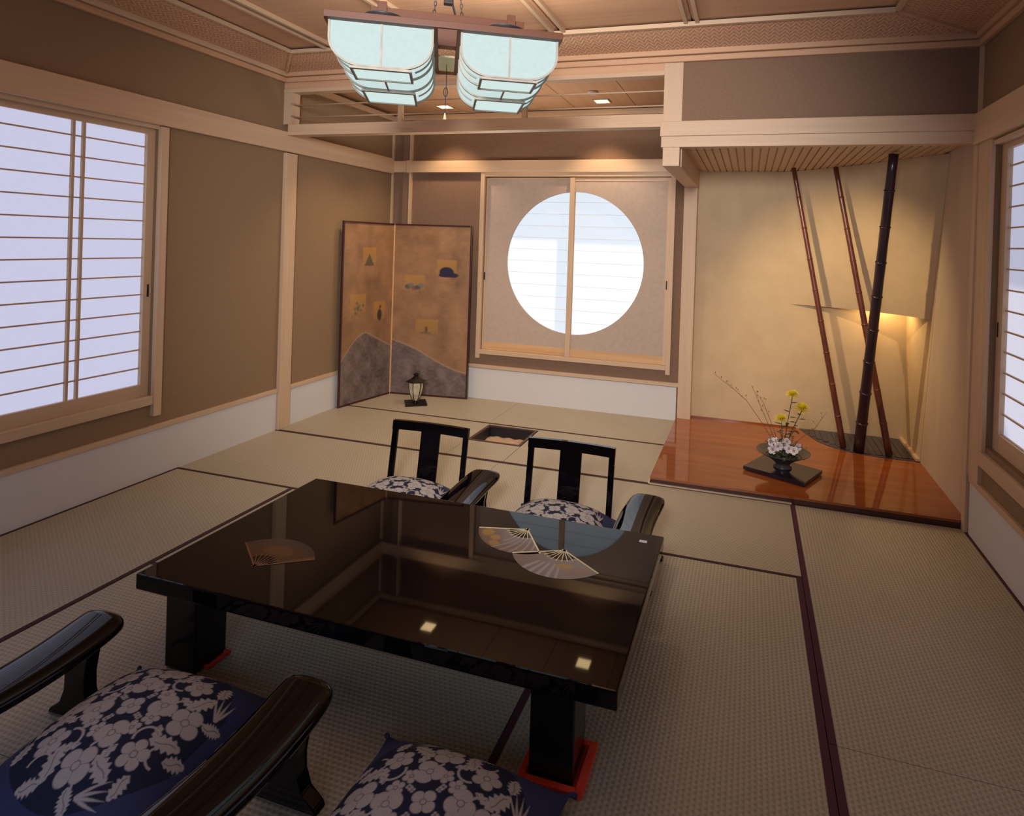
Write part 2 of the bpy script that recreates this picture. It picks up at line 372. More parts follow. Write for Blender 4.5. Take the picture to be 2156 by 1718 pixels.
# sunken hearth
M_HEARTH = noisy('dark_hearth_wood', (0.06, 0.03, 0.025), (0.09, 0.045, 0.04), (3, 30, 30), 0.4)
h = empty('sunken_hearth', ((HX0+HX1)/2, (HY0+HY1)/2, -0.20))
tag(h, 'square sunken hearth with dark wooden frame and sandy ash, set in the tatami', 'hearth')
a, b = (HX1-HX0)/2, (HY1-HY0)/2
fr = 0.022
for bx in ((-a, a, b-fr, b), (-a, a, -b, -b+fr), (-a, -a+fr, -b+fr, b-fr), (a-fr, a, -b+fr, b-fr)):
    box('frame_bar', *bx, 0.0, 0.2035, M_HEARTH, h, bev=0.002)
box('liner', -a+fr, a-fr, -b+fr, b-fr, 0.0, 0.02, M_MATTEB, h)
boxes('inner_wall', [(-a+fr, a-fr, b-fr-0.006, b-fr, 0.02, 0.192), (-a+fr, a-fr, -b+fr, -b+fr+0.006, 0.02, 0.192),
                     (-a+fr, -a+fr+0.006, -b+fr+0.006, b-fr-0.006, 0.02, 0.192), (a-fr-0.006, a-fr, -b+fr+0.006, b-fr-0.006, 0.02, 0.192)], M_MATTEB, h)
n = 40
gx, gy = np.meshgrid(np.linspace(-a+fr+0.006, a-fr-0.006, n), np.linspace(-b+fr+0.006, b-fr-0.006, n), indexing='ij')
gz = 0.115 + 0.014*np.exp(-((gx+0.03)**2+(gy)**2)/0.008) - 0.02*np.exp(-((gx+0.06)**2+(gy-0.02)**2)/0.0012) + 0.004*np.sin(gx*60)*np.cos(gy*50)
s = gridmesh('ash', gx, gy, gz, None, M_SAND, h); s['kind'] = 'stuff'

# ---- left wall (x=0) with window opening
LW0, LW1, LZ0, LZ1 = -2.98, -1.10, 0.50, 2.27   # opening in y and z
T = 0.12
wl = struct(boxes('wall_left', [(-T, 0, LW1, Y2, 0, 3.0), (-T, 0, YS, LW0, 0, 3.0), (-T, 0, LW0, LW1, 0, LZ0), (-T, 0, LW0, LW1, LZ1, 3.0)], M_WALL))
# back wall with opening behind round window (x 1.1..2.96, z .5..2.25); alcove part lower right
BW0, BW1, BZ0, BZ1 = 1.09, 2.955, 0.50, 2.25
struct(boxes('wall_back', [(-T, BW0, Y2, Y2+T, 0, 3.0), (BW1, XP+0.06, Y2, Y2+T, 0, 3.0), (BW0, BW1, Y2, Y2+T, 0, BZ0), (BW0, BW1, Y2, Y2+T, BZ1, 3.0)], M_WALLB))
struct(box('wall_alcove_back', XP+0.06, XR+T, Y2, Y2+T, -0.05, 3.0, M_ALC))
RW1, RZ0, RZ1 = -0.24, 0.56, 2.24
RW0 = -2.1
struct(boxes('wall_right', [(XR, XR+T, YS, RW0, 0, 3.0), (XR, XR+T, RW1, 0.0, 0, 3.0), (XR, XR+T, RW0, RW1, 0, RZ0), (XR, XR+T, RW0, RW1, RZ1, 3.0)], M_WALL))
# alcove right wall: two boards with a slanting joint
def rwall(name, pts, mat):
    return struct(prism(name, pts, XR, XR+T, mat, axis='x'))
rwall('wall_alcove_right', [(0.0, 0.0), (1.045, 0.0), (0.575, 2.32), (0.0, 2.32)], M_ALCW)
rwall('wall_alcove_inner', [(1.052, 0.0), (Y2, 0.0), (Y2, 2.32), (0.582, 2.32)], M_ALC)
struct(box('wall_alcove_upper', XR, XR+T, 0, Y2, 2.33, 3.0, M_WALL))
struct(box('wall_south', -T, XR+T, YS-T, YS, 0, 3.1, M_BACK))

# upper wall above the alcove front
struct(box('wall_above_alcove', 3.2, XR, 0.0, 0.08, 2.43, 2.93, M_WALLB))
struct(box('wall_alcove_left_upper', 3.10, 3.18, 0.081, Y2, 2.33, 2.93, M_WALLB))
# pillar strip in the back left corner
box_p = struct(box('trim_corner_pillar', 0.15, 0.235, Y2-0.035, Y2-0.002, 0.34, 2.82, M_WALLB))
trim(0.225, 0.245, Y2-0.045, Y2, 0.34, 2.82, PINE['z'], bev=0.002)
trim(0.0, 0.02, Y2-0.02, Y2, 0.34, 2.82, PINE['z'])

# wainscot strips
def wains(name, x0, x1, y0, y1): return struct(box(name, x0, x1, y0, y1, 0.0, 0.305, M_STRIP))
wains('baseboard_left', 0.0, 0.012, YS, -0.005); wains('baseboard_left_rear', 0.0, 0.012, 0.125, Y2-0.013)
wains('baseboard_back', 0.0, XP, Y2-0.012, Y2); wains('baseboard_right', XR-0.012, XR, YS, -0.06)
trim(0.0, 0.02, YS, 0.0, 0.305, 0.338, PINE['y'], bev=0.002); trim(0.0, 0.02, 0.125, Y2, 0.305, 0.338, PINE['y'], bev=0.002)
trim(0.02, XP+0.02, Y2-0.02, Y2, 0.31, 0.345, PINE['x'], bev=0.002)
trim(XR-0.02, XR, YS, -0.055, 0.305, 0.34, PINE['y'], bev=0.002)

# posts
trim(0.0, 0.035, 0.0, 0.125, 0.0, 2.262, PINE['z'], bev=0.003)                      # left post
trim(XP+0.022, 3.20, Y2-0.10, Y2+0.01, 0.03, 2.14, PINE['z'], bev=0.004)            # post left of alcove
trim(XR-0.03, XR+0.0, -0.045, 0.012, 0.0, 2.25, PINE['z'], bev=0.003)               # right post
trim(XR-0.02, XR+0.0, -0.02, 0.0, 2.43, 2.83, PINE['z'])                           # thin batten upper corner
# head rails (nageshi)
trim(-0.01, 0.045, YS, Y2-0.04, ZN0, ZN1, PINE['y'], bev=0.004)
trim(0.0, XP+0.14, Y2-0.045, Y2+0.01, 2.285, 2.405, PINE['x'], bev=0.004)
trim(0.20, 0.26, Y2-0.058, Y2-0.044, 2.28, 2.41, PINE['x'], bev=0.004)
trim(XR-0.045, XR+0.01, YS, -0.02, 2.25, 2.43, PINE['y'], bev=0.004)
# alcove front beam in two tiers, hanging block and return beam
trim(3.068, XR, -0.03, 0.06, 2.335, 2.434, PINE['x'], bev=0.005)
trim(3.075, XR, -0.02, 0.06, 2.262, 2.335, PINE['x'], bev=0.003)
trim(3.088, 3.20, -0.02, Y2-0.1, 2.137, 2.262, PINE['y'], bev=0.004)
trim(3.082, 3.207, -0.01, 0.08, 2.434, 2.83, PINE['z'], bev=0.003)
# lintel with bright lower strip and upper beam of the open transom
trim(0.04, 3.085, -0.005, 0.075, 2.425, 2.49, PINE['x'], bev=0.003)
trim(0.045, 3.075, -0.018, 0.08, 2.40, 2.428, PINE['x'], bev=0.003)
trim(0.0, 3.085, -0.01, 0.07, 2.775, 2.83, CEDAR['x'], bev=0.003)
trim(0.0, 3.085, -0.016, 0.07, 2.745, 2.775, PINE['x'], bev=0.003)
# notched strut at the left of the transom
NP = [(0.0, 2.49), (0.075, 2.49), (0.08, 2.545), (0.06, 2.552), (0.08, 2.565), (0.08, 2.645), (0.06, 2.652), (0.08, 2.665), (0.08, 2.745), (0.0, 2.745)]
struct(prism('trim_notched_strut', NP, -0.01, 0.08, PINE['z'], axis='y'))
for x in (1.055, 2.075):
    trim(x-0.017, x+0.017, 0.02, 0.05, 2.49, 2.745, PINE['z'])
for z in (2.652, 2.553):
    TN[0] += 1; struct(tube('trim_%d' % TN[0], [(0.06, 0.035, z), (1.5, 0.035, z), (3.09, 0.035, z)], 0.006, PINE['x']))

# ---- ceilings
ceil = struct(box('ceiling', -T, XR+T, YS-T, Y2+T, 3.06, 3.12, M_BACK))
IX0, IX1, IY1, IY0, IZ = 0.30, 4.42, -0.29, -4.7, 2.975
def slope(name, pts):
    bm = bmesh.new(); vs = [bm.verts.new(p) for p in pts] + [bm.verts.new((p[0], p[1], p[2]+0.01)) for p in pts]
    bm.faces.new(vs[:4]); bm.faces.new(vs[4:])
    for i in range(4): bm.faces.new((vs[i], vs[(i+1) % 4], vs[4+(i+1) % 4], vs[4+i]))
    return obj(name, bm, M_WEAVE, ceil)
OZ = 2.895
slope('woven_border', [(0.03, -0.03, OZ), (XR-0.03, -0.03, OZ), (IX1, IY1, IZ), (IX0, IY1, IZ)])
slope('woven_border', [(0.03, -0.03, OZ), (0.03, -4.97, OZ), (IX0, IY0, IZ), (IX0, IY1, IZ)])
slope('woven_border', [(XR-0.03, -0.03, OZ), (XR-0.03, -4.97, OZ), (IX1, IY0, IZ), (IX1, IY1, IZ)])
slope('woven_border', [(0.03, -4.97, OZ), (XR-0.03, -4.97, OZ), (IX1, IY0, IZ), (IX0, IY0, IZ)])
def bar(name, p, q, wdt, hgt, mat, parent):
    p, q = Vector(p), Vector(q); d = (q-p); L = d.length; d.normalize()
    s_ = d.cross(Vector((0, 0, 1))).normalized(); u_ = s_.cross(d)
    bm = bmesh.new(); addbox(bm, 0, L, -wdt/2, wdt/2, -hgt/2, hgt/2, 0.002)
    M_ = Matrix(((d.x, s_.x, u_.x, p.x), (d.y, s_.y, u_.y, p.y), (d.z, s_.z, u_.z, p.z), (0, 0, 0, 1)))
    bm.transform(M_); return obj(name, bm, mat, parent)
for p, q in (((0.03, -0.03, OZ-0.005), (IX0, IY1, IZ-0.005)), ((XR-0.03, -0.03, OZ-0.005), (IX1, IY1, IZ-0.005))):
    bar('hip_batten', p, q, 0.02, 0.018, CEDAR['x'], ceil)
# inner frame
for p, q, a_ in (((IX0-.01, IY1, IZ), (IX1+.01, IY1, IZ), 'x'), ((IX0, IY1, IZ), (IX0, IY0, IZ), 'y'), ((IX1, IY1, IZ), (IX1, IY0, IZ), 'y'), ((IX0, IY0, IZ), (IX1, IY0, IZ), 'x')):
    bar('inner_frame', p, q, 0.028, 0.028, PINE[a_], ceil)
# flat boards
cols_ = [(IX0, 0.62), (0.70, 1.48), (1.555, 2.38), (2.46, 3.245), (3.315, IX1)]
yy = [IY1+0.012, -0.815, -1.36, -1.905, -2.45, -2.995, -3.54, -4.085, IY0]
for x0, x1 in cols_:
    for k in range(len(yy)-1):
        box('ceiling_board', x0-0.03, x1+0.03, yy[k+1]+0.0015, yy[k]-0.0015, 3.0, 3.012, CEDAR['x'], ceil)
for x0, x1 in ((0.62, 0.70), (1.48, 1.555), (2.38, 2.46), (3.245, 3.315)):
    box('batten_backing', x0-0.03, x1+0.03, IY0, IY1, 3.013, 3.03, CEDAR['y'], ceil)
    for xx in (x0, x1):
        box('ceiling_batten', xx-0.012, xx+0.012, IY0, IY1-0.01, 2.972, 3.0, PINE['y'], ceil, bev=0.002)
# cornice beads
def cornice(x0, x1, y0, y1, horiz):
    if horiz:
        s_ = -1
        trim(x0, x1, y0-0.04, y0+0.03, 2.868, 2.905, CEDAR['x'], bev=0.008); trim(x0, x1, y0-0.028, y0+0.03, 2.826, 2.866, CEDAR['x'], bev=0.008)
trim(0.0, XR, -0.05, 0.02, 2.868, 2.905, CEDAR['x'], bev=0.008); trim(0.0, XR, -0.03, 0.01, 2.826, 2.866, CEDAR['x'], bev=0.008)
trim(0.0, 0.055, YS, -0.05, 2.868, 2.905, PINE['y'], bev=0.008); trim(0.0, 0.035, YS, -0.03, 2.826, 2.866, CEDAR['y'], bev=0.008)
trim(XR-0.055, XR, YS, -0.05, 2.868, 2.905, CEDAR['y'], bev=0.008); trim(XR-0.035, XR, YS, -0.03, 2.826, 2.866, CEDAR['y'], bev=0.008)
# rear ceiling
xs = [0.0, 0.22, 0.815, 1.41, 2.005, 2.60, 3.10]
for k in range(len(xs)-1):
    box('ceiling_board', xs[k]+0.003, xs[k+1]-0.003, 0.021, Y2, 2.91, 2.925, CEDAR['y'], ceil)
trim(0.0, 0.04, 0.08, Y2, 2.822, 2.875, PINE['y'], bev=0.006); trim(0.04, 3.10, Y2-0.04, Y2, 2.83, 2.885, PINE['x'], bev=0.006)
trim(0.0, 3.10, 0.02, 0.085, 2.83, 2.91, CEDAR['x'])

# rear downlights
DLP = [(0.74, 1.32, 'square recessed downlight in the rear ceiling seen left of the pull cord'), (2.33, 1.32, 'square recessed downlight in the rear ceiling nearer the round window'),
       (2.33, 0.54, 'square recessed downlight in the rear ceiling just behind the open transom'), ]
dl0 = None
for x, y, lb in DLP:
    if dl0 is None:
        dl0 = empty('downlight', (x, y, 2.90))
        boxes('trim_ring', [(-0.075, 0.075, 0.06, 0.075, 0.0, 0.012), (-0.075, 0.075, -0.075, -0.06, 0.0, 0.012), (-0.075, -0.06, -0.06, 0.06, 0.0, 0.012), (0.06, 0.075, -0.06, 0.06, 0.0, 0.012)], PINE['x'], dl0)
        box('glass', -0.06, 0.06, -0.06, 0.06, 0.002, 0.011, M_DL, dl0); o = dl0
    else:
        o = copy_tree(dl0); o.location = (x, y, 2.90)
    tag(o, lb, 'light', 'rear ceiling downlights')
sd = tag(lathe('smoke_detector', [(0.045, -0.0), (0.045, -0.012), (0.03, -0.026), (0.012, -0.028)], M_STRIP, None, 20, (0, 0, 0)), 'small round smoke detector on the rear ceiling between two square downlights', 'detector')
sd.location = (2.33, 0.98, 2.91)

# ---- windows
def win_y(name, X, y0, y1, z0, z1, sgn, pap, panels, nm, stile, joint_label=None):
    """shoji window on a wall x=X; sgn=+1 room is +x side. panels: list of (ya,yb,depth)"""
    wn = struct(empty(name, (X, 0, 0)))
    def bx(nm_, da, db, ya, yb, za, zb, mat, par, bev=0.0):
        a_, b_ = sorted((da*sgn, db*sgn)); return box(nm_, a_, b_, ya, yb, za, zb, mat, par, bev)
    return wn, bx
# left window
wn, bx = win_y('window_1', 0.0, LW0, LW1, LZ0, LZ1, 1, None, None, None, None)
bx('jamb', 0.0, 0.032, -1.10, -1.046, 0.40, 2.265, PINE['z'], wn, 0.003)
bx('jamb', 0.0, 0.032, -3.03, -2.98, 0.40, 2.265, PINE['z'], wn, 0.003)
bx('head_rail', -0.10, 0.012, -2.98, -1.10, 2.245, 2.27, PINE['y'], wn)
bx('sill', -0.10, 0.026, -2.98, -1.10, 0.478, 0.535, PINE['y'], wn, 0.003)
MZ = [2.125-0.1175*k for k in range(13)]
def shoji(wn, bx, ya, yb, d, st_a, st_b, zt, zb, rail_t, rail_b, pap, mats=PINE, mz=MZ, mun=0.008, zbot=0.60, vert=()):
    p = bx('shoji_panel', d-0.03, d, ya, ya+st_a, zb, zt, mats['z'], wn, 0.001)
    bx('stile', d-0.03, d, yb-st_b, yb, zb, zt, mats['z'], p, 0.001)
    bx('top_rail', d-0.028, d-0.002, ya+st_a, yb-st_b, zt-rail_t, zt, mats['y'], p)
    bx('bottom_rail', d-0.028, d-0.002, ya+st_a, yb-st_b, zb, zbot, mats['y'], p)
    bx('paper', d-0.028, d-0.026, ya+st_a, yb-st_b, zbot, zt-rail_t, pap, p)
    for z in mz:
        bx('muntin', d-0.026, d-0.016, ya+st_a, yb-st_b, z-mun/2, z+mun/2, mats['y'], p)
    for y_ in vert: bx('muntin', d-0.026, d-0.008, y_-0.007, y_+0.007, zbot, zt-rail_t, mats['z'], p)
shoji(wn, bx, -2.98, -1.10, -0.022, 0.05, 0.052, 2.245, 0.535, 0.035, 0.08, M_PAPL, zbot=0.61, vert=(-1.531, -1.588, -2.46))
bx('pull', -0.0225, -0.0185, -1.128, -1.117, 1.17, 1.25, M_MATTEB, wn)
# right window
wn, bx = win_y('window_3', XR, RW0, RW1, RZ0, RZ1, -1, None, None, None, None)
bx('jamb', 0.0, 0.022, -0.245, -0.205, 0.46, 2.25, PINE['z'], wn, 0.003)
bx('head_rail', -0.10, 0.01, -2.1, -0.24, 2.215, 2.24, PINE['y'], wn)
bx('sill', -0.10, 0.03, -2.1, -0.21, 0.455, 0.53, PINE['y'], wn, 0.003)
MZR = [2.092-0.1105*k for k in range(14)]
shoji(wn, bx, -2.1, -0.245, -0.03, 0.05, 0.075, 2.215, 0.53, 0.03, 0.1, M_PAPR, mz=MZR, zbot=0.655, vert=(-0.655, -0.715, -1.5))
bx('pull', -0.0305, -0.0265, -0.275, -0.264, 1.17, 1.25, M_MATTEB, wn)
trim(XR-0.02, XR, -0.20, -0.045, 0.34, 2.25, PINE['z'])

# round window on the back wall
w2 = struct(empty('window_2', (0, Y2, 0)))
box('jamb', 1.04, 1.085, -0.035, 0.0, 0.411, 2.285, PINE['z'], w2, 0.003)
box('jamb', 2.955, 2.997, -0.035, 0.0, 0.415, 2.285, PINE['z'], w2, 0.003)
box('head_rail', 1.085, 2.955, -0.03, 0.03, 2.245, 2.285, PINE['x'], w2)
box('sill', 1.085, 2.955, -0.035, 0.03, 0.455, 0.498, PINE['x'], w2, 0.003)
CXr, CZr, CR = 2.027, 1.405, 0.693
def round_panel(x0, x1, y0, left):
    """board with the half circle cut out, thickness in y"""
    t = 0.02; zt, zb = 2.235, 0.50
    N = 48
    xe = x1 if left else x0
    bm = bmesh.new()
    # quads strip between outline polygon rays and the arc
    dx = (xe - CXr)
    a0 = math.acos(max(-1, min(1, dx/CR)))
    if left: angs = [a0 + (2*PI-2*a0)*k/N for k in range(N+1)]
    else: angs = [-a0 + 2*a0*k/N for k in range(N+1)]
    inner = []; outer = []
    for k, an in enumerate(angs):
        ix, iz = CXr+CR*math.cos(an), CZr+CR*math.sin(an)
        c, s_ = math.cos(an), math.sin(an)
        tx = ((x0 if c < 0 else x1)-CXr)/c if abs(c) > 1e-6 else 1e9
        if tx < 0: tx = 1e9
        tz = ((zt if s_ > 0 else zb)-CZr)/s_ if abs(s_) > 1e-6 else 1e9
        tt = min(tx if (x0-1e-6 <= CXr+c*tx <= x1+1e-6) else 1e9, tz)
        ox, oz = CXr+c*tt, CZr+s_*tt
        if k in (0, N): ix = xe; iz = CZr+math.copysign(math.sqrt(CR*CR-dx*dx), s_); ox = xe; oz = zt if s_ > 0 else zb
        ox = min(max(ox, x0), x1)
        inner.append((ix, iz)); outer.append((ox, oz))
    # insert true corners
    cx_ = x0 if left else x1
    out2 = []
    for k in range(N+1):
        out2.append(outer[k])
    for (za) in (zt, zb):
        best = min(range(N+1), key=lambda i: (outer[i][0]-cx_)**2+(outer[i][1]-za)**2)
        out2[best] = (cx_, za)
    vi = [[bm.verts.new((p[0], yy_, p[1])) for p in inner] for yy_ in (y0, y0+t)]
    vo = [[bm.verts.new((p[0], yy_, p[1])) for p in out2] for yy_ in (y0, y0+t)]
    for k in range(N):
        for s2 in (0, 1): bm.faces.new((vi[s2][k], vi[s2][k+1], vo[s2][k+1], vo[s2][k]))
        bm.faces.new((vi[0][k], vi[0][k+1], vi[1][k+1], vi[1][k])); bm.faces.new((vo[0][k], vo[0][k+1], vo[1][k+1], vo[1][k]))
    bmesh.ops.remove_doubles(bm, verts=bm.verts[:], dist=1e-5)
    p = obj('round_cut_panel', bm, M_PANEL, w2)
    f = y0-0.006
    box('stile', x0, x0+0.022 if left else x0+0.03, f, y0-0.0005, zb, zt, PINE['z'], p)
    box('stile', (x1-0.012) if left else x1-0.03, x1, f, y0-0.0005, zb, zt, PINE['z'], p)
    box('top_rail', x0, x1, f+0.001, y0-0.0005, zt-(0.012 if left else 0.032), zt, PINE['x'], p)
    box('bottom_rail', x0, x1, f+0.001, y0-0.0005, zb, zb+0.075, HONEY, p)
    hx = x0+0.012 if left else x1-0.016
    box('pull', hx-0.006, hx+0.006, f-0.002, f, 1.20, 1.28, M_MATTEB, p)
round_panel(1.085, 1.99, 0.014, True)
round_panel(1.985, 2.955, -0.012, False)
box('mullion', 1.982, 2.030, -0.030, -0.0185, 0.50, 2.235, PINE['z'], w2, 0.001)
# shoji behind
M_MUN = noisy('pale_muntin', (0.75, 0.75, 0.76), (0.82, 0.82, 0.83))
def shoji_x(x0, x1, y):
    p = box('shoji_panel', x0, x0+0.03, y, y+0.025, 0.50, 2.245, PINE['z'], w2)
    box('stile', x1-0.03, x1, y, y+0.025, 0.50, 2.245, PINE['z'], p)
    box('top_rail', x0+0.03, x1-0.03, y, y+0.025, 2.21, 2.245, PINE['x'], p)
    box('bottom_rail', x0+0.03, x1-0.03, y, y+0.025, 0.50, 0.56, PINE['x'], p)
    box('paper', x0+0.03, x1-0.03, y+0.012, y+0.014, 0.56, 2.21, M_PAPB, p)
    for k in range(12):
        z = 2.0-0.1175*k
        if z > 0.6: box('muntin', x0+0.03, x1-0.03, y+0.006, y+0.0115, z-0.0015, z+0.0015, M_MUN, p)
shoji_x(1.09, 2.02, 0.070); shoji_x(1.99, 2.955, 0.042)

# outdoor bits that throw the shade on the paper: eaves and an outer post
struct(box('trim_rear_eave', -1.5, 7.5, Y2+T, Y2+T+1.0, 2.62, 2.68, M_GAP))
struct(box('trim_right_eave', XR+T, XR+T+1.05, -7.0, Y2+T, 2.62, 2.68, M_GAP))
struct(box('trim_outer_post', 1.985, 2.095, Y2+T+0.03, Y2+T+0.13, 0.0, 2.6, M_GAP))

# ---- alcove (tokonoma)
tb = struct(box('floor_alcove', XP+0.012, XR, 0.0, Y2, 0.034, 0.05, M_SLAB, bev=0.002))
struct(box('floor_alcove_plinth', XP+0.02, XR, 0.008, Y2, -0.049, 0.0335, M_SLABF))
trim(XP, XP+0.012, -0.002, Y2-0.012, 0.0005, 0.02, PINE['y'])
trim(XP+0.012, 3.97, -0.006, 0.007, 0.0005, 0.010, PINE['x'])
trim(3.2, 4.1, Y2-0.01, Y2, 0.05, 0.062, M_SLAB)
# slatted alcove ceiling, one slat per piece
sc = struct(box('ceiling_alcove', 3.2, XR, 0.06, Y2, 2.3, 2.32, PINE['y']))
k = 0; x = 3.235
while x < XR-0.03:
    box('slat', x, x+0.044, 0.062, Y2-0.002, 2.288, 2.2995, PINE['y'], sc, bev=0.003); x += 0.054
struct(box('trim_alcove_side_lining', 3.2, 3.206, 0.06, Y2, 2.14, 2.30, PINE['y']))
# curved hanging wall in the upper right of the alcove
bot = [(4.02, 1.590), (4.15, 1.560), (4.30, 1.515), (4.45, 1.435), (4.60, 1.325), (4.75, 1.190), (4.86, 1.05), (4.936, 0.90)]
top = [(3.86, 1.590), (4.05, 1.50), (4.20, 1.375), (4.379, 1.224), (4.53, 1.04), (4.70, 0.83), (4.82, 0.66), (4.936, 0.56)]
def lerp_curve(c, t):
    f_ = t*(len(c)-1); i = min(int(f_), len(c)-2); u = f_-i
    return c[i][0]*(1-u)+c[i+1][0]*u, c[i][1]*(1-u)+c[i+1][1]*u
bm = bmesh.new(); nU, nV = 40, 8; G = {}
for side in (0, 1):
    for i in range(nU+1):
        bx_, by_ = lerp_curve(bot, i/nU); tx_, ty_ = lerp_curve(top, i/nU)
        for j in range(nV+1):
            v = j/nV; z = 1.13+(2.287-1.13)*v
            G[side, i, j] = bm.verts.new((bx_*(1-v)+tx_*v+ (0.0 if side == 0 else 0.0), min(by_*(1-v)+ty_*v+(0.0 if side == 0 else 0.018), Y2-0.0002 if side == 0 else Y2), z))
for side in (0, 1):
    for i in range(nU):
        for j in range(nV): bm.faces.new((G[side, i, j], G[side, i+1, j], G[side, i+1, j+1], G[side, i, j+1]))
for i in range(nU):
    bm.faces.new((G[0, i, 0], G[0, i+1, 0], G[1, i+1, 0], G[1, i, 0])); bm.faces.new((G[0, i, nV], G[0, i+1, nV], G[1, i+1, nV], G[1, i, nV]))
for j in range(nV):
    bm.faces.new((G[0, 0, j], G[0, 0, j+1], G[1, 0, j+1], G[1, 0, j])); bm.faces.new((G[0, nU, j], G[0, nU, j+1], G[1, nU, j+1], G[1, nU, j]))
struct(obj('wall_alcove_hanging', bm, M_ALC))
# slate inlay with arc front
arc = [(4.13, 1.588), (4.17, 1.45), (4.24, 1.27), (4.32, 1.17), (4.43, 1.09), (4.56, 1.045), (4.72, 1.03), (XR-0.002, 1.04), (XR-0.002, 1.588)]
si = struct(prism('floor_slate_inlay', arc, 0.0502, 0.053, M_SLATE))
x = 4.20
ang0 = 0
for k in range(16):
    xk = 4.2+0.045*k
    ylo = 1.075 if xk > 4.45 else 1.09+(4.45-xk)*1.15
    box('slate_strip', xk, xk+0.041, ylo, 1.585, 0.0531, 0.0555+0.001*(k % 3), M_SLATE, si)
trim(XR-0.03, XR-0.001, 1.03, Y2-0.001, 0.056, 0.075, PINE['y'])

# bamboo poles
def bamboo(base, topp, r0, r1, mat, label):
    b_, t_ = Vector(base), Vector(topp); L = (t_-b_).length; d = (t_-b_).normalized()
    root = empty('bamboo_pole', base); tag(root, label, 'bamboo pole', 'leaning bamboo poles in the alcove')
    n_ = 9; ts = [0]; pts = []; rad = []; nodes = []
    cur = 0.0; seg = L/n_
    for k in range(n_):
        pts += [d*(k*seg+0.004), d*(k*seg+seg*0.5), d*((k+1)*seg-0.010)]; 
        r = r0+(r1-r0)*k/n_; rad += [r*1.0, r*0.96, r*1.0]
        nodes.append((k+1)*seg)
    bm = bmesh.new(); addtube(bm, pts, rad, 14); obj('culm', bm, mat, root, True)
    for q in nodes[:-1]:
        r = r0+(r1-r0)*(q/L)
        bm = bmesh.new(); addtube(bm, [d*(q-0.012), d*(q-0.006), d*(q-0.001), d*(q+0.005)], [r*1.0, r*1.16, r*1.14, r*1.0], 14); obj('node_ring', bm, mat, root, True)
    return root
bamboo((4.425, 1.15, 0.056), (3.985, 1.20, 2.284), 0.024, 0.017, M_BAMB, 'slim reddish bamboo pole leaning left, leftmost of the three')
bamboo((4.525, 1.10, 0.056), (4.575, 0.46, 2.284), 0.040, 0.030, M_BAMD, 'thickest, nearly black bamboo pole, crossing in front of a slim one')
bamboo((4.738, 1.085, 0.056), (4.297, 1.16, 2.284), 0.026, 0.018, M_BAMB, 'slim reddish bamboo pole leaning left whose foot stands right of the black one')

# ================================================================== LOW TABLE
TX0, TX1, TY0, TY1, TZ = 1.531, 3.347, -2.395, -1.412, 0.33
t = empty('low_table', ((TX0+TX1)/2, (TY0+TY1)/2, 0)); tag(t, 'long low black lacquered table with inlaid fan pictures in the middle of the tatami', 'table')
hw, hd = (TX1-TX0)/2, (TY1-TY0)/2
box('tabletop', -hw, hw, -hd, hd, TZ-0.058, TZ, M_LACQ, t, bev=0.006)
for sx in (-1, 1):
    for sy in (-1, 1):
        x_ = sx*(hw-0.128-0.07); y_ = sy*(hd-0.018-0.07)
        box('leg', x_-0.07, x_+0.07, y_-0.07, y_+0.07, 0.004, TZ-0.0585, M_LACQ2, t, bev=0.006)
box('maker_label', 0.812, 0.845, 0.405, 0.425, TZ, TZ+0.0006, M_SILV, t)
def fan(px, py, R, a0, a1, paint, nm, ribm):
    root = box(nm, 0, 0.0001, 0, 0.0001, 0, 0.0001, M_FAN, t) if False else None
    cx, cy = px-(TX0+TX1)/2, py-(TY0+TY1)/2
    nr, na = 50, 110
    rr, aa = np.meshgrid(np.linspace(0.36, 1.0, nr), np.linspace(0, 1, na), indexing='ij')
    an = np.radians(a0+(a1-a0)*aa)
    Xg = cx+R*rr*np.cos(an); Yg = cy+R*rr*np.sin(an); Zg = np.full_like(Xg, TZ+0.0008)
    o = gridmesh(nm, Xg, Yg, Zg, paint(rr, aa)*0.55, M_FAN, t, False)
    for k in range(9):
        an_ = math.radians(a0+(a1-a0)*(k+0.0)/8)
        w_ = 0.0035 if k in (0, 8) else 0.0018
        d_ = Vector((math.cos(an_), math.sin(an_))); n_ = Vector((-d_.y, d_.x))
        L_ = R*(1.0 if k in (0, 8) else 0.42)
        P = Vector((cx, cy))
        pts = [P-d_*0.012+n_*w_, P-d_*0.012-n_*w_, P+d_*L_-n_*w_, P+d_*L_+n_*w_]
        prism('fan_rib', [tuple(q) for q in pts], TZ+0.0009, TZ+0.0016, ribm, o)
    return o
def mixc(a, b, m): return a*(1-m[..., None])+np.array(b)*m[..., None]
def blob(rr, aa, cr, ca, sr, sa): return sstep(np.sqrt(((rr-cr)/sr)**2+((aa-ca)/sa)**2)-1, 0.35)
def paint1(rr, aa):
    c = np.ones(rr.shape+(3,))*np.array((0.30, 0.17, 0.11))
    c = mixc(c, (0.34, 0.25, 0.20), sstep(rr-0.62+0.1*np.sin(aa*9), 0.15))
    for cr, ca, s_ in ((0.8, 0.12, .12), (0.72, 0.3, .1), (0.86, 0.42, .09)):
        c = mixc(c, (0.62, 0.33, 0.06), blob(rr, aa, cr, ca, s_, s_*0.8)*0.85)
    st = (np.sin(aa*60+rr*18) > 0.55)*(aa > 0.45)
    c = mixc(c, (0.52, 0.45, 0.42), st.astype(float)*0.7)
    return mixc(c, (0.12, 0.05, 0.03), sstep(0.965-rr, 0.02)*0.5)
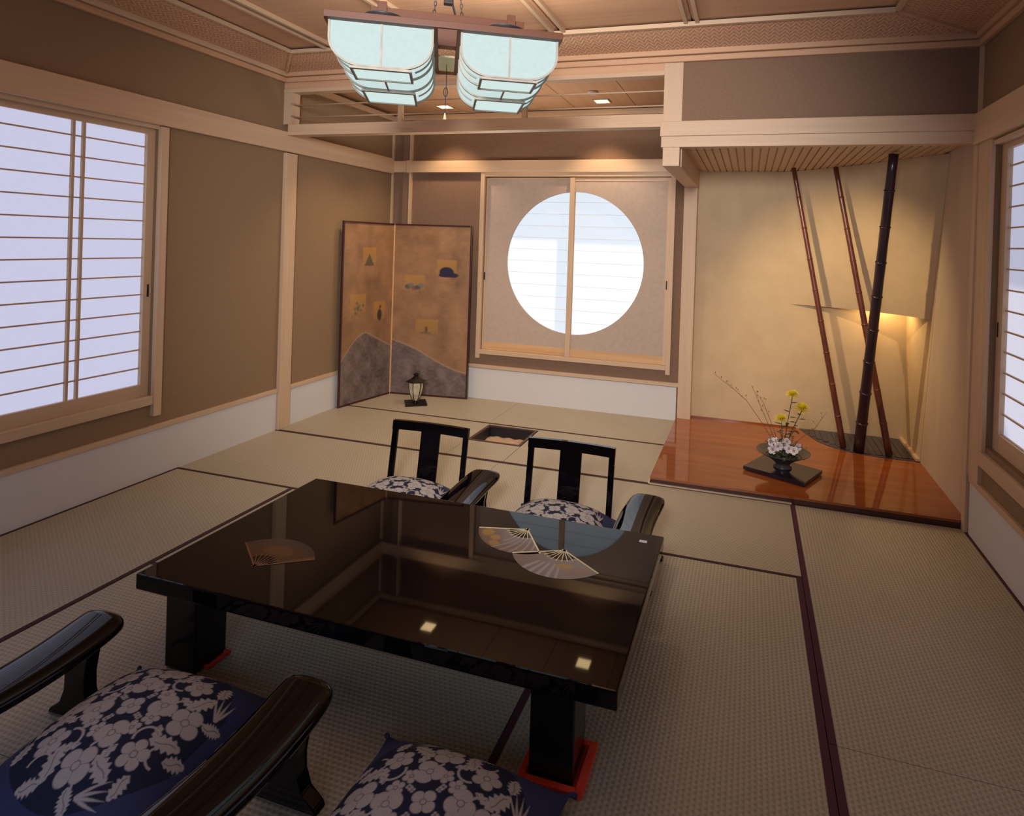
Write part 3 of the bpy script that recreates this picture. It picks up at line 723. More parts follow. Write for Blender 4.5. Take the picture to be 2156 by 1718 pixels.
def paint2(rr, aa):
    c = np.ones(rr.shape+(3,))*np.array((0.34, 0.21, 0.15))
    c = mixc(c, (0.38, 0.29, 0.24), sstep(0.35-aa, 0.3))
    st = (np.sin(aa*75) > 0.2)*(rr > 0.62+0.1*np.cos(aa*6))*(aa > 0.25)*(aa < 0.62)
    c = mixc(c, (0.60, 0.55, 0.50), st.astype(float)*0.8)
    c = mixc(c, (0.62, 0.35, 0.05), blob(rr, aa, 0.58, 0.68, 0.09, 0.14)*0.9)
    c = mixc(c, (0.44, 0.24, 0.16), blob(rr, aa, 0.82, 0.82, 0.14, 0.14)*0.8)
    return c
def paint3(rr, aa):
    c = np.ones(rr.shape+(3,))*np.array((0.12, 0.042, 0.018))
    c = mixc(c, (0.06, 0.05, 0.055), sstep(0.80-rr+0.06*np.sin(aa*8), 0.1)*0.8)
    c = mixc(c, (0.20, 0.09, 0.02), blob(rr, aa, 0.6, 0.5, 0.16, 0.3)*0.7)
    c = mixc(c, (0.30, 0.16, 0.04), sstep(aa-0.05, 0.03)*0.7)
    return c
fan(2.765, -1.562, 0.215, 195, 304, paint1, 'fan_inlay', M_IVORY)
fan(2.972, -1.682, 0.215, 205, 324.5, paint2, 'fan_inlay', M_IVORY)
fan(1.892, -2.208, 0.215, 33, 142, paint3, 'fan_inlay', noisy('dull_gold_rib', (0.16, 0.06, 0.03), (0.2, 0.09, 0.04)))
# red felt pads under front legs
def pad(x_, y_, label):
    r_ = empty('leg_pad', (x_, y_, 0)); tag(r_, label, 'pad', 'red felt pads under the table legs')
    box('base', -0.085, 0.085, -0.085, 0.085, 0.0006, 0.0035, M_REDMAT, r_)
    for bx_ in ((-0.10, -0.078, -0.10, 0.10), (0.078, 0.104, -0.10, 0.10), (-0.078, 0.078, 0.078, 0.10), (-0.078, 0.078, -0.10, -0.078)):
        box('raised_edge', *bx_, 0.0006, 0.016, M_REDMAT, r_, bev=0.003)
    return r_
xc, yc = (TX0+TX1)/2, (TY0+TY1)/2
pad(xc+hw-0.198+0.003, yc-hd+0.088, 'bright red felt pad under the near right table leg')
p2_ = pad(xc-hw+0.198+0.042, yc-hd+0.088+0.020, 'red felt pad under the near left table leg, mostly hidden')

p2_.scale = (0.5, 0.5, 0.8)
# ================================================================== CUSHIONS
def petalflower(px, py, cx, cy, R, n, ph, ctr=True):
    dx, dy = px-cx, py-cy; r = np.hypot(dx, dy); th = np.arctan2(dy, dx)+ph
    c = np.abs(np.cos(n*th/2)); rf = R*(0.60+0.40*c**0.6)
    m = sstep(r-rf, 0.004)
    line = sstep(np.abs(np.sin((th*n/2)-PI/2))*r-0.0012, 0.0015)*(r > R*0.25)
    m = m*(1-0.75*line*(c < 0.6))
    m = m*(1-0.7*sstep(np.abs(r-R*0.22)-0.0012, 0.0015))
    return m
def leaf(px, py, cx, cy, L, Wd, ang, ser=5):
    dx, dy = px-cx, py-cy; u = dx*math.cos(ang)+dy*math.sin(ang); v = -dx*math.sin(ang)+dy*math.cos(ang)
    uu = u/L
    wv = Wd*np.clip(1-uu**2, 0, 1)**0.7*(1+0.22*np.sin(uu*PI*ser))
    m = sstep(np.abs(v)-wv, 0.004)*(np.abs(uu) < 1)
    m = m*(1-0.7*sstep(np.abs(v-0.004*np.sin(uu*4))-0.0012, 0.0015)*(uu > -0.8)*(uu < 0.7))
    return m
def arcline(px, py, cx, cy, R, a0, a1, wd):
    dx, dy = px-cx, py-cy; r = np.hypot(dx, dy); th = np.mod(np.arctan2(dy, dx)-a0, 2*PI)
    return sstep(np.abs(r-R)-wd, 0.003)*(th < (a1-a0))
def tails(px, py, cx, cy, ang):
    m = np.zeros_like(px)
    for k in range(4):
        a_ = ang+(k-1.5)*0.16
        ox, oy = math.cos(a_), math.sin(a_)
        u = (px-cx)*ox+(py-cy)*oy; v = -(px-cx)*oy+(py-cy)*ox-0.012*np.sin(u*22)*(k-1.5)*0.5
        m = np.maximum(m, sstep(np.abs(v)-0.0035*np.clip((0.085-u)/0.05, 0, 1), 0.003)*(u > 0)*(u < 0.085))
    return m
def cushion_mesh():
    n = 300; S = 0.30
    lin = np.linspace(-1, 1, n)
    U, V = np.meshgrid(lin, lin, indexing='ij')
    # pinch the sides, keep pointed corners
    f = 1-0.09*(1-V**2)*np.abs(U)**6; g = 1-0.09*(1-U**2)*np.abs(V)**6
    X, Y = U*S*f, V*S*g
    d = (1-np.abs(U)**2.6)*(1-np.abs(V)**2.6)
    Z = 0.022+0.145*np.clip(d, 0, 1)**0.75
    px, py = U*S, V*S
    m = np.zeros_like(px)
    def add(v):
        nonlocal m
        m = np.maximum(m, v)
    add(petalflower(px, py, 0, 0, 0.036, 4, 0.4))
    for k in range(4):
        a_ = 2*PI*k/4+0.35
        add(petalflower(px, py, 0.094*math.cos(a_), 0.094*math.sin(a_), 0.043, 3, a_))
        for q in (-0.27, 0.27):
            b_ = a_+PI/4+q
            add(petalflower(px, py, 0.091*math.cos(b_), 0.091*math.sin(b_), 0.0245, 5, b_))
        b_ = a_+PI/4
        for rr in (0.050, 0.062): add(petalflower(px, py, rr*math.cos(b_), rr*math.sin(b_), 0.009, 4, b_))
    for k in range(8):
        a_ = 2*PI*k/8+0.1
        c_, s_ = math.cos(a_), math.sin(a_)
        big = k % 2 == 0
        add(petalflower(px, py, 0.178*c_, 0.178*s_, 0.049 if big else 0.041, 4 if big else 5, a_+0.3))
        a2 = a_+PI/8
        c2, s2 = math.cos(a2), math.sin(a2)
        add(leaf(px, py, 0.190*c2, 0.190*s2, 0.044, 0.020, a2+0.55, 5))
        add(leaf(px, py, 0.150*c2, 0.150*s2, 0.026, 0.011, a2-0.8, 3))
        add(arcline(px, py, 0.145*math.cos(a_+0.2), 0.145*math.sin(a_+0.2), 0.032, a_+1.6, a_+4.4, 0.0035))
        add(arcline(px, py, 0.215*math.cos(a_+0.25), 0.215*math.sin(a_+0.25), 0.028, a_+2.6, a_+5.6, 0.003))
    for k in range(12):
        a_ = 2*PI*k/12+0.22
        rr = 0.246
        if k % 3 == 0:
            add(leaf(px, py, rr*math.cos(a_), rr*math.sin(a_), 0.028, 0.016, a_+0.3, 7))
            add(tails(px, py, (rr-0.005)*math.cos(a_+0.1), (rr-0.005)*math.sin(a_+0.1), a_+1.65))
        else:
            add(leaf(px, py, rr*math.cos(a_), rr*math.sin(a_), 0.030, 0.016, a_+0.9*(1 if k % 2 else -1), 5))
    ink = np.array((0.014, 0.017, 0.045)); cream = np.array((0.43, 0.40, 0.39))
    col = ink*(1-m[..., None])+cream*m[..., None]
    rim = (np.maximum(np.hypot(px, py), np.abs(px)*1.08) > 0.268)
    base = np.array((0.035, 0.042, 0.115))
    col = np.where((rim & (m < 0.3))[..., None], base, col)
    return X, Y, Z, col
CX_, CY_, CZ_, CC_ = cushion_mesh()
def make_cushion():
    r_ = empty('floor_cushion')
    gridmesh('printed_cover', CX_, CY_, CZ_, CC_, M_PRINT, r_)
    # underside (plain), sharing the same outline
    n = 60; lin = np.linspace(-1, 1, n); U, V = np.meshgrid(lin, lin, indexing='ij')
    f = 1-0.09*(1-V**2)*np.abs(U)**6; g = 1-0.09*(1-U**2)*np.abs(V)**6
    d = (1-np.abs(U)**2.6)*(1-np.abs(V)**2.6)
    gridmesh('underside', U*0.30*f, V*0.30*g, 0.021-0.019*np.clip(d, 0, 1)**0.5, None, M_NAVY, r_)
    for sx in (-1, 1):
        for sy in (-1, 1):
            bm = bmesh.new(); addtube(bm, [(sx*0.292, sy*0.292, 0.023), (sx*0.300, sy*0.300, 0.022), (sx*0.312, sy*0.312, 0.010)], [0.004, 0.006, 0.008], 8); obj('corner_tassel', bm, M_NAVY, r_, True)
    return r_
cu0 = make_cushion()

# ================================================================== LEGLESS CHAIRS, built facing -y (back rest at +y)
def make_zaisu():
    r_ = empty('legless_chair')
    box('seat', -0.235, 0.235, -0.24, 0.19, 0.004, 0.020, M_LACQ2, r_, bev=0.004)
    def lean(o): return o
    def rail(nm, x0, x1, z0, z1, th=0.022, bev=0.006):
        bm = bmesh.new(); addbox(bm, x0, x1, -th/2, th/2, z0, z1, bev)
        # curve and lean: y grows with z
        for v in bm.verts:
            z = v.co.z; v.co.y += 0.245+0.16*max(0, z-0.02)+0.018*(v.co.x/0.25)**2*-1
        return obj(nm, bm, M_LACQ, r_)
    rail('stile', -0.26, -0.225, 0.004, 0.44); rail('stile', 0.225, 0.26, 0.004, 0.44)
    bm = bmesh.new()
    for k in range(10):
        addbox(bm, -0.26+0.052*k, -0.26+0.052*(k+1)+0.0003, -0.013, 0.013, 0.397, 0.45)
    bmesh.ops.remove_doubles(bm, verts=bm.verts[:], dist=0.0005)
    for v in bm.verts:
        v.co.y += 0.245+0.16*max(0, v.co.z-0.02)-0.018*(v.co.x/0.25)**2
    obj('top_rail', bm, M_LACQ, r_)
    rail('splat', -0.068, 0.062, 0.02, 0.40, 0.012, 0.002)
    rail('lower_rail', -0.225, 0.225, 0.02, 0.06, 0.018, 0.003)
    return r_
# ================================================================== ARM RESTS, long axis y
def make_arm():
    r_ = empty('arm_rest')
    # top: saddle shaped board with rounded edges
    nl, nc = 40, 20; L, Wd, th = 0.265, 0.093, 0.022
    bm = bmesh.new(); rings = []
    for i in range(nl+1):
        s_ = -1+2*i/nl; y = L*s_
        endf = (max(0.0, 1-abs(s_)**9))**0.5
        wd = Wd*(0.72+0.28*endf)*(1-0.0*s_) * (1 if 0 < i < nl else 0.9)
        zc = 0.255+0.012*s_*s_
        ring = []
        for k in range(nc):
            a_ = 2*PI*k/nc
            cx_, cz_ = math.cos(a_), math.sin(a_)
            ex = math.copysign(abs(cx_)**0.6, cx_)*wd; ez = math.copysign(abs(cz_)**0.55, cz_)*th*(1.0 if endf > 0.5 else 0.7)
            bow = -0.018*(1-(s_**2))
            drop = -0.006*(ex/Wd)**2 if cz_ > 0 else -0.006*(ex/Wd)**2
            ring.append(bm.verts.new((ex+bow, y, zc+ez+drop)))
        rings.append(ring)
    for i in range(nl):
        for k in range(nc): bm.faces.new((rings[i][k], rings[i][(k+1) % nc], rings[i+1][(k+1) % nc], rings[i+1][k]))
    bm.faces.new(rings[0]); bm.faces.new(list(reversed(rings[-1])))
    obj('arm_board', bm, M_LACQ, r_, True)
    for yy_ in (-0.165, 0.165):
        prof = [(-0.062, 0.24), (-0.046, 0.20), (-0.036, 0.14), (-0.038, 0.09), (-0.055, 0.045), (-0.10, 0.018), (-0.108, 0.002), (0.108, 0.002), (0.10, 0.018), (0.055, 0.045), (0.038, 0.09), (0.036, 0.14), (0.046, 0.20), (0.062, 0.24)]
        prism('leg', [(a_-0.012, b_) for a_, b_ in prof], yy_-0.022, yy_+0.022, M_LACQ2, r_, axis='y', bev=0.003)
    return r_
z0_, a0_ = make_zaisu(), make_arm()
first = [True]
def place(x, y, zr, armx, army, cux, cuy, lz, la, lc, crot=0.0, arot=0.0, flip=1, cuz=0.021, cat='chair'):
    global cu0
    if cat == 'chair': z_ = z0_ if first[0] else copy_tree(z0_)
    else:
        z_ = empty('seat_board'); box('board', -0.27, 0.27, -0.25, 0.30, 0.004, 0.020, M_LACQ2, z_, bev=0.004)
    a_ = a0_ if first[0] else copy_tree(a0_)
    c_ = cu0 if first[0] else copy_tree(cu0)
    first[0] = False
    z_.location = (x, y, 0); z_.rotation_euler = (0, 0, zr); tag(z_, lz, cat, 'legless chairs around the low table' if cat == 'chair' else 'seat boards on the near side of the table')
    a_.location = (armx, army, 0); a_.rotation_euler = (0, 0, arot); tag(a_, la, 'arm rest', 'freestanding arm rests')
    c_.location = (cux, cuy, cuz); c_.rotation_euler = (0, 0, crot); tag(c_, lc, 'cushion', 'floor cushions')
place(1.805, -1.00, 0, 2.275, -1.125, 1.775, -1.01,
      'black legless chair with splat back behind the table, farther from the orange alcove', 'dark lacquered arm rest standing between the two chairs behind the table',
      'floral navy cushion on the far chair left of the sunken hearth', 0.02, 0.05)
place(2.715, -1.00, 0, 3.195, -1.13, 2.715, -1.00,
      'black legless chair with splat back behind the table, nearer the orange alcove', 'dark lacquered arm rest behind the table, nearest the orange alcove',
      'floral navy cushion on the far chair nearer the orange alcove', -0.03, -0.02)
place(1.99, -2.74, PI, 1.60, -2.80, 1.95, -2.735,
      'black seat board beneath the cushion in the near left corner', 'black arm rest in the near left corner, reflecting the blue window',
      'floral navy cushion beside the arm rest in the near left corner', PI+0.06, PI+0.05, cat='seat')
place(2.93, -2.76, PI, 2.455, -2.835, 2.925, -2.735,
      'black seat board hidden beneath the cushion by the red pad', 'black arm rest between the two near cushions',
      'floral navy cushion in the foreground beside the red pad and table leg', PI-0.02, PI, cat='seat')

# ================================================================== CEILING LAMP
L = empty('pendant_lamp', (LAMPX, LAMPY, 2.5), math.atan2(AX.y, AX.x)); tag(L, 'double pendant lamp with two glowing ribbed paper shades under a reddish wooden frame', 'lamp')
ZT = 2.468-2.5
def u_profile(hw_, zb, rc, n=10):
    pts = [(-hw_, ZT)]
    for k in range(n+1):
        a_ = PI+PI/2*k/n; pts.append((-hw_+rc+rc*math.cos(a_), zb+rc*0.82+rc*0.82*math.sin(a_)))
    for k in range(n+1):
        a_ = 1.5*PI+PI/2*k/n; pts.append((hw_-rc+rc*math.cos(a_), zb+rc*0.82+rc*0.82*math.sin(a_)))
    pts.append((hw_, ZT)); return pts
def rib_u(nm, cx, y0, y1, prof, th, par, mat=M_RIB):
    """band following the profile, from outside th"""
    bm = bmesh.new(); n_ = len(prof); cxm = 0; 
    outer = []
    for i, (a_, b_) in enumerate(prof):
        p0 = prof[max(i-1, 0)]; p1 = prof[min(i+1, n_-1)]
        tx, tz = p1[0]-p0[0], p1[1]-p0[1]; l = math.hypot(tx, tz) or 1
        outer.append((a_+tz/l*th, b_-tx/l*th))
    V = []
    for pr in (prof, outer):
        for y in (y0, y1): V.append([bm.verts.new((cx+a_, y, b_)) for a_, b_ in pr])
    i0, i1, o0, o1 = V
    for k in range(n_-1):
        bm.faces.new((i0[k], i0[k+1], i1[k+1], i1[k])); bm.faces.new((o0[k], o0[k+1], o1[k+1], o1[k]))
        bm.faces.new((i0[k], i0[k+1], o0[k+1], o0[k])); bm.faces.new((i1[k], i1[k+1], o1[k+1], o1[k]))
    bm.faces.new((i0[0], i1[0], o1[0], o0[0])); bm.faces.new((i0[-1], i1[-1], o1[-1], o0[-1]))
    return obj(nm, bm, mat, par)
def shade_body(cx, y0, y1, prof, par, mat):
    bm = bmesh.new()
    A = [bm.verts.new((cx+a_, y0, b_)) for a_, b_ in prof]; B = [bm.verts.new((cx+a_, y1, b_)) for a_, b_ in prof]
    bm.faces.new(A); bm.faces.new(list(reversed(B)))
    for k in range(len(prof)-1): bm.faces.new((A[k], A[k+1], B[k+1], B[k]))
    bm.faces.new((A[-1], A[0], B[0], B[-1]))
    return obj('paper_shade', bm, mat, par)
for s_, lab in ((-1, 0), (1, 0)):
    cx = s_*0.262
    sh = empty('lamp_shade', (0, 0, 0)); sh.parent = L
    zb = 2.292-2.5; hw_ = 0.205; pw = 0.122; Y0_, Y1_ = -0.33, 0.33
    pr = u_profile(hw_-0.006, zb+0.006, 0.125)
    shade_body(cx, Y0_+0.004, Y1_-0.004, pr, sh, M_LAMP)
    for ya_, yb_ in ((Y0_-0.002, Y0_+0.012), (-0.146, -0.134), (0.063, 0.077), (Y1_-0.012, Y1_+0.002)): rib_u('curved_rib', cx, ya_, yb_, pr, 0.008, sh)
    for ym in (-0.235, 0.20):
        half = [p_ for p_ in pr if p_[0] < -pw+0.004]; rib_u('side_rib', cx, ym-0.004, ym+0.004, half, 0.006, sh)
        half = [p_ for p_ in pr if p_[0] > pw-0.004]; rib_u('side_rib', cx, ym-0.004, ym+0.004, half, 0.006, sh)
    for y0, y1 in ((Y0_, -0.134), (0.063, Y1_)):
        boxes('bottom_panel_frame', [(cx-pw, cx+pw, y0-0.002, y0+0.020, zb-0.010, zb+0.0), (cx-pw, cx+pw, y1-0.010, y1, zb-0.010, zb),
                                     (cx-pw, cx-pw+0.010, y0+0.020, y1-0.010, zb-0.010, zb), (cx+pw-0.010, cx+pw, y0+0.020, y1-0.010, zb-0.010, zb)], M_RIB, sh)
        box('bottom_paper', cx-pw+0.010, cx+pw-0.010, y0+0.020, y1-0.010, zb-0.004, zb-0.0005, M_LAMPD, sh)
    box('centre_rib', cx-0.004, cx+0.004, -0.134, 0.063, zb-0.004, zb, M_RIB, sh)
    for yf in (Y0_-0.001, Y1_-0.002): box('centre_rib', cx-0.004, cx+0.004, yf, yf+0.003, zb, ZT, M_RIB, sh)
    # wooden cap frame of each shade
    boxes('cap_frame', [(cx-0.222, cx+0.222, -0.348, -0.32, ZT, ZT+0.028), (cx-0.222, cx+0.222, 0.32, 0.348, ZT, ZT+0.028), (cx-0.222, cx-0.19, -0.32, 0.32, ZT, ZT+0.028), (cx+0.19, cx+0.222, -0.32, 0.32, ZT, ZT+0.028), (cx-0.19, cx+0.19, -0.32, 0.32, ZT+0.004, ZT+0.012)], REDWOOD, sh)
    lathe('cap_disc', [(0.095, 0.0), (0.09, 0.008), (0.055, 0.020), (0.02, 0.026)], M_IRON, sh, 28, (cx-0.01, -0.14, ZT+0.084))
    lathe('cap_stem', [(0.012, 0.0), (0.012, 0.072)], M_IRON, sh, 10, (cx-0.01, -0.14, ZT+0.0122))
    box('peg', cx-0.02+s_*0.03, cx+0.02+s_*0.03, -0.045, -0.0305, ZT+0.10, ZT+0.20, REDWOOD, sh, 0.002)
box('cross_beam', -0.345, 0.355, -0.03, 0.03, ZT+0.030, ZT+0.178, REDWOOD, L, 0.003)
box('front_tie_bar', -0.482, 0.502-0.02, -0.366, -0.348, ZT+0.0, ZT+0.028, REDWOOD, L, 0.002)
box('rear_tie_bar', -0.482, 0.482, 0.348, 0.366, ZT, ZT+0.028, REDWOOD, L, 0.002)
box('switch_plate', -0.038, 0.038, 0.05, 0.30, ZT+0.0, ZT+0.01, M_IVORY, L, 0.002)
pc = tube('pull_cord', [(0, 0.18, ZT), (0.002, 0.18, ZT-0.12), (0, 0.18, ZT-0.24)], 0.0018, M_IRON, L, 6)
bm = bmesh.new(); ringp = [(0.010*math.cos(2*PI*k/16), 0.18, ZT-0.135+0.022*math.sin(2*PI*k/16)) for k in range(17)]; addtube(bm, ringp, 0.0022, 6); obj('cord_loop', bm, M_IRON, pc, True)
lathe('cord_knob', [(0.009, 0.0), (0.008, 0.006), (0.004, 0.028), (0.002, 0.034)], M_IVORY, pc, 12, (0, 0.18, ZT-0.272))
box('transformer', -0.022, 0.022, -0.02, 0.02, 0.20, 0.49, M_MATTEB, L, 0.004)
for sx in (-1, 1):
    bm = bmesh.new(); zz = ZT+0.178; k = 0
    while zz < 0.49:
        c_ = Vector((sx*(0.075-0.04*(zz/0.49)), 0, zz)); ring = []
        for q in range(13):
            a_ = 2*PI*q/12; off = Vector((0.006*math.cos(a_), 0, 0.013*math.sin(a_))) if k % 2 == 0 else Vector((0, 0.006*math.cos(a_), 0.013*math.sin(a_)))
            ring.append(c_+off+Vector((0, 0, 0.013)))
        addtube(bm, ring, 0.0022, 6, False); zz += 0.020; k += 1
    obj('chain', bm, M_IRON, L, True)
tube('power_cord', [(0.03, 0, ZT+0.178), (0.05, 0.0, 0.10), (0.02, 0.0, 0.2), (0.015, 0, 0.3)], 0.005, M_MATTEB, L)
lathe('ceiling_rose', [(0.06, 0.0), (0.055, -0.015), (0.02, -0.03)], M_MATTEB, L, 20, (0, 0, 0.50))

# ================================================================== FOLDING SCREEN
def screen():
    r_ = empty('folding_screen', (0.165, 1.40, 0)); tag(r_, 'low two-panel gold folding screen with dark frame in the rear left corner', 'folding screen')
    H = 1.742
    def motif(Wp, left):
        nx, nz = 110, 220
        u, v = np.meshgrid(np.linspace(0, 1, nx), np.linspace(0, 1, nz), indexing='ij')   # u: 0 at left image edge
        c = np.ones(u.shape+(3,))*np.array((0.36, 0.20, 0.10))
        sd_ = 1 if left else 50
        n1 = vnoise(u, v, 6, 12, sd_)+0.5*vnoise(u, v, 14, 30, sd_+1)-0.75; n2 = vnoise(u, v, 30, 120, sd_+2)-0.5
        c = c*(1+0.42*n1[..., None]+0.12*n2[..., None])
        # gold leaf squares grid
        c = c*(1-0.06*((np.mod(u*6, 1) < 0.03) | (np.mod(v*12, 1) < 0.03))[..., None])
        if left: cards = [(0.50, 0.815, 0.26, 0.10), (0.30, 0.55, 0.30, 0.105), (0.74, 0.50, 0.24, 0.10)]
        else: cards = [(0.70, 0.76, 0.26, 0.085), (0.28, 0.665, 0.28, 0.08), (0.46, 0.405, 0.30, 0.085)]
        for i, (cu, cv, wu, wv) in enumerate(cards):
            d_ = np.maximum(np.abs(u-cu)/(wu/2), np.abs(v-cv)/(wv/2))-1
            g_ = 0.5+0.5*np.clip((v-cv)/wv+0.3, 0, 1)
            c = mixc(c, (0.55, 0.30, 0.06), sstep(d_, 0.1)*g_*0.7)
            du, dv = (u-cu)/wu, (v-cv)/wv+0.25
            if left and i == 0: mm = sstep(np.abs(du)*1.6-(0.35-dv*0.9)*1.0, 0.12)*(dv > -0.32)*(dv < 0.38); c = mixc(c, (0.11, 0.10, 0.06), mm*0.9)
            elif not left and i == 0:
                mm = np.maximum(sstep(np.hypot(du/0.36, (dv+0.1)/0.36)-1, 0.15), sstep(np.hypot((du-0.1)/0.5, (dv+0.3)/0.20)-1, 0.15))*(dv > -0.42); c = mixc(c, (0.03, 0.025, 0.06), mm)
            elif not left and i == 1:
                for q in range(5):
                    cc = (-0.32+q*0.16, -0.1+0.12*math.sin(q*2)); c = mixc(c, ((0.08, 0.08, 0.09), (0.18, 0.22, 0.20), (0.22, 0.10, 0.08))[q % 3], sstep(np.hypot((du-cc[0])/0.15, (dv-cc[1])/0.16)-1, 0.3)*0.8)
            elif left and i == 2: c = mixc(c, (0.05, 0.04, 0.04), sstep(np.hypot(du/0.2, (dv+0.02)/0.34)-1, 0.3)*0.95); c = mixc(c, (0.25, 0.05, 0.04), sstep(np.hypot((du-0.05)/0.1, (dv-0.45)/0.1)-1, 0.3))
            elif left and i == 1:
                for q in range(9): c = mixc(c, (0.16, 0.16, 0.10), sstep(np.hypot((du-0.4*math.cos(q*2.4)*q/9)/0.08, (dv-0.4*math.sin(q*2.4)*q/9)/0.09)-1, 0.3)*0.8)
            else:
                c = mixc(c, (0.16, 0.06, 0.07), sstep(np.hypot((du+0.02)/0.07, (dv-0.02)/0.22)-1, 0.3)*0.85); c = mixc(c, (0.16, 0.15, 0.06), sstep(np.hypot((du+0.05)/0.28, (dv+0.22)/0.09)-1, 0.3)*0.7)
        # silver hill
        if left: hill = np.where(u < 0.48, 0.235+0.145*np.sin(np.clip(u/0.48, 0, 1)*PI/2), 0.38-0.10*(u-0.48)/0.52)
        else: hill = 0.318-0.175*u**0.9+0.012*np.sin(u*6)
        mh = sstep(v-hill, 0.006); sil = np.array((0.19, 0.14, 0.125))*(0.45+0.75*vnoise(u, v, 9, 16, sd_+3)+0.45*vnoise(u, v, 34, 90, sd_+4))[..., None]
        c = c*(1-mh[..., None])+sil*mh[..., None]
        c = mixc(c, (0.50, 0.36, 0.22), sstep(np.abs(v-hill)-0.004, 0.004)*0.7)
        return u, v, np.clip(c, 0, 1)
    def panel(p, q, left):
        p, q = Vector(p), Vector(q); d = q-p; Wp = d.length; d.normalize(); nrm = Vector((d.y, -d.x))   # faces the room
        pr = empty('screen_panel', (p.x, p.y, 0)); pr.parent = r_; pr.rotation_euler = (0, 0, math.atan2(d.y, d.x))
        f = 0.016; t_ = 0.018
        for nm, b_ in (('stile', (0, f, -t_, 0, 0, H)), ('stile', (Wp-f, Wp, -t_, 0, 0, H))):
            if (left and b_[0] > 0.1) or ((not left) and b_[0] == 0): b_ = (b_[0], b_[1], -t_+0.004, 0, 0, H)
            box(nm, *b_, M_SCRF if not ((left and b_[0] > 0.1) or ((not left) and b_[0] == 0)) else HONEY, pr, 0.0015)
        box('top_frame', f, Wp-f, -t_, 0, H-f, H, M_SCRF, pr, 0.0015); box('bottom_frame', f, Wp-f, -t_, 0, 0, f, M_SCRF, pr, 0.0015)
        box('backing', f, Wp-f, -0.008, -0.001, f, H-f, M_MATTEB, pr)
        u, v, c = motif(Wp, left)
        gridmesh('painting', f+u*(Wp-2*f), np.full_like(u, -0.010), f+v*(H-2*f), c, M_GOLD, pr, False)
    panel((0.045-0.165, 0.722-1.40), (0.0, 0.0), True)
    panel((0.0, 0.0), (0.995-0.165, 1.505-1.40), False)
screen()

# ================================================================== SMALL LANTERN
Ln = empty('table_lantern', (0.62, 1.145, 0), 0.6); tag(Ln, 'small black-roofed lantern with cream body on the tatami before the folding screen', 'lantern')
box('base', -0.085, 0.085, -0.085, 0.085, 0.001, 0.014, M_LACQ2, Ln, 0.002)
lathe('foot', [(0.03, 0.014), (0.022, 0.022), (0.02, 0.03)], M_LACQ2, Ln, 16)
prof = [(0.024, 0.030), (0.034, 0.05), (0.048, 0.09), (0.055, 0.13), (0.056, 0.165), (0.052, 0.18)]
bm = bmesh.new(); addlathe(bm, prof, 6); 
obj('paper_body', bm, noisy('cream_paper', (0.40, 0.33, 0.20), (0.72, 0.62, 0.45), (18, 18, 18), 0.7), Ln)
for k in range(6):
    a_ = 2*PI*k/6
    tube('body_rib', [((r+0.001)*math.cos(a_), (r+0.001)*math.sin(a_), z) for r, z in prof], 0.003, M_LACQ2, Ln, 6)
lathe('roof', [(0.082, 0.181), (0.078, 0.186), (0.040, 0.205), (0.022, 0.222), (0.018, 0.232), (0.026, 0.236), (0.012, 0.25)], M_LACQ2, Ln, 6, smooth=False)
bm = bmesh.new(); addtube(bm, [(0.028*math.cos(PI*k/12), 0, 0.236+0.03*math.sin(PI*k/12)) for k in range(13)], 0.0025, 6); obj('carrying_ring', bm, M_IRON, Ln, True)

Ln.scale = (1.2,)*3
# ================================================================== FLOWER ARRANGEMENT
TRX, TRY, TRZ = 3.935, 0.425, 0.0505
tr = empty('lacquer_tray', (TRX, TRY, TRZ), math.atan2(0.192-0.375, 4.044-3.656)); tag(tr, 'square dark lacquer tray lying askew on the orange alcove board under the bowl', 'tray')
box('board', -0.215, 0.215, -0.165, 0.165, 0.006, 0.030, M_TRAY, tr, 0.003)
for sx in (-1, 1): box('foot', sx*0.17-0.02, sx*0.17+0.02, -0.13, 0.13, 0.0, 0.006, M_TRAY, tr)
zb = TRZ+0.0305
bw = empty('flower_bowl', (TRX, TRY+0.01, zb)); tag(bw, 'wide dark bronze flower bowl with flaring rim standing on the lacquer tray', 'bowl')
bm = bmesh.new(); addlathe(bm, [(0.060, 0.0), (0.062, 0.006), (0.045, 0.022), (0.058, 0.042), (0.100, 0.072), (0.178, 0.112), (0.180, 0.116), (0.172, 0.114), (0.10, 0.086), (0.05, 0.066), (0.01, 0.06)], 40)
obj('bowl_body', bm, M_BOWL, bw, True)
lathe('handle_stub', [(0.012, -0.01), (0.012, 0.01)], M_BOWL, bw, 10, (0.0, -0.172, 0.11))
FX, FY, FZ = TRX, TRY+0.01, zb+0.07
def lpos(p): return (p[0]-FX, p[1]-FY, p[2]-FZ)
def addleaf(bm, c, L_, W_, rx, rz):
    M_ = Matrix.Rotation(rz, 3, 'Z') @ Matrix.Rotation(rx, 3, 'Y')
    pts = [(0, 0, 0), (L_*0.35, W_/2, 0.002), (L_*0.75, W_*0.35, 0), (L_, 0, -0.003), (L_*0.75, -W_*0.35, 0), (L_*0.35, -W_/2, 0.002)]
    vs = [bm.verts.new(Vector(c)+M_ @ Vector(p)) for p in pts]
    cm = bm.verts.new(Vector(c)+M_ @ Vector((L_*0.5, 0, -0.003)))
    for i in range(6): bm.faces.new((vs[i], vs[(i+1) % 6], cm))
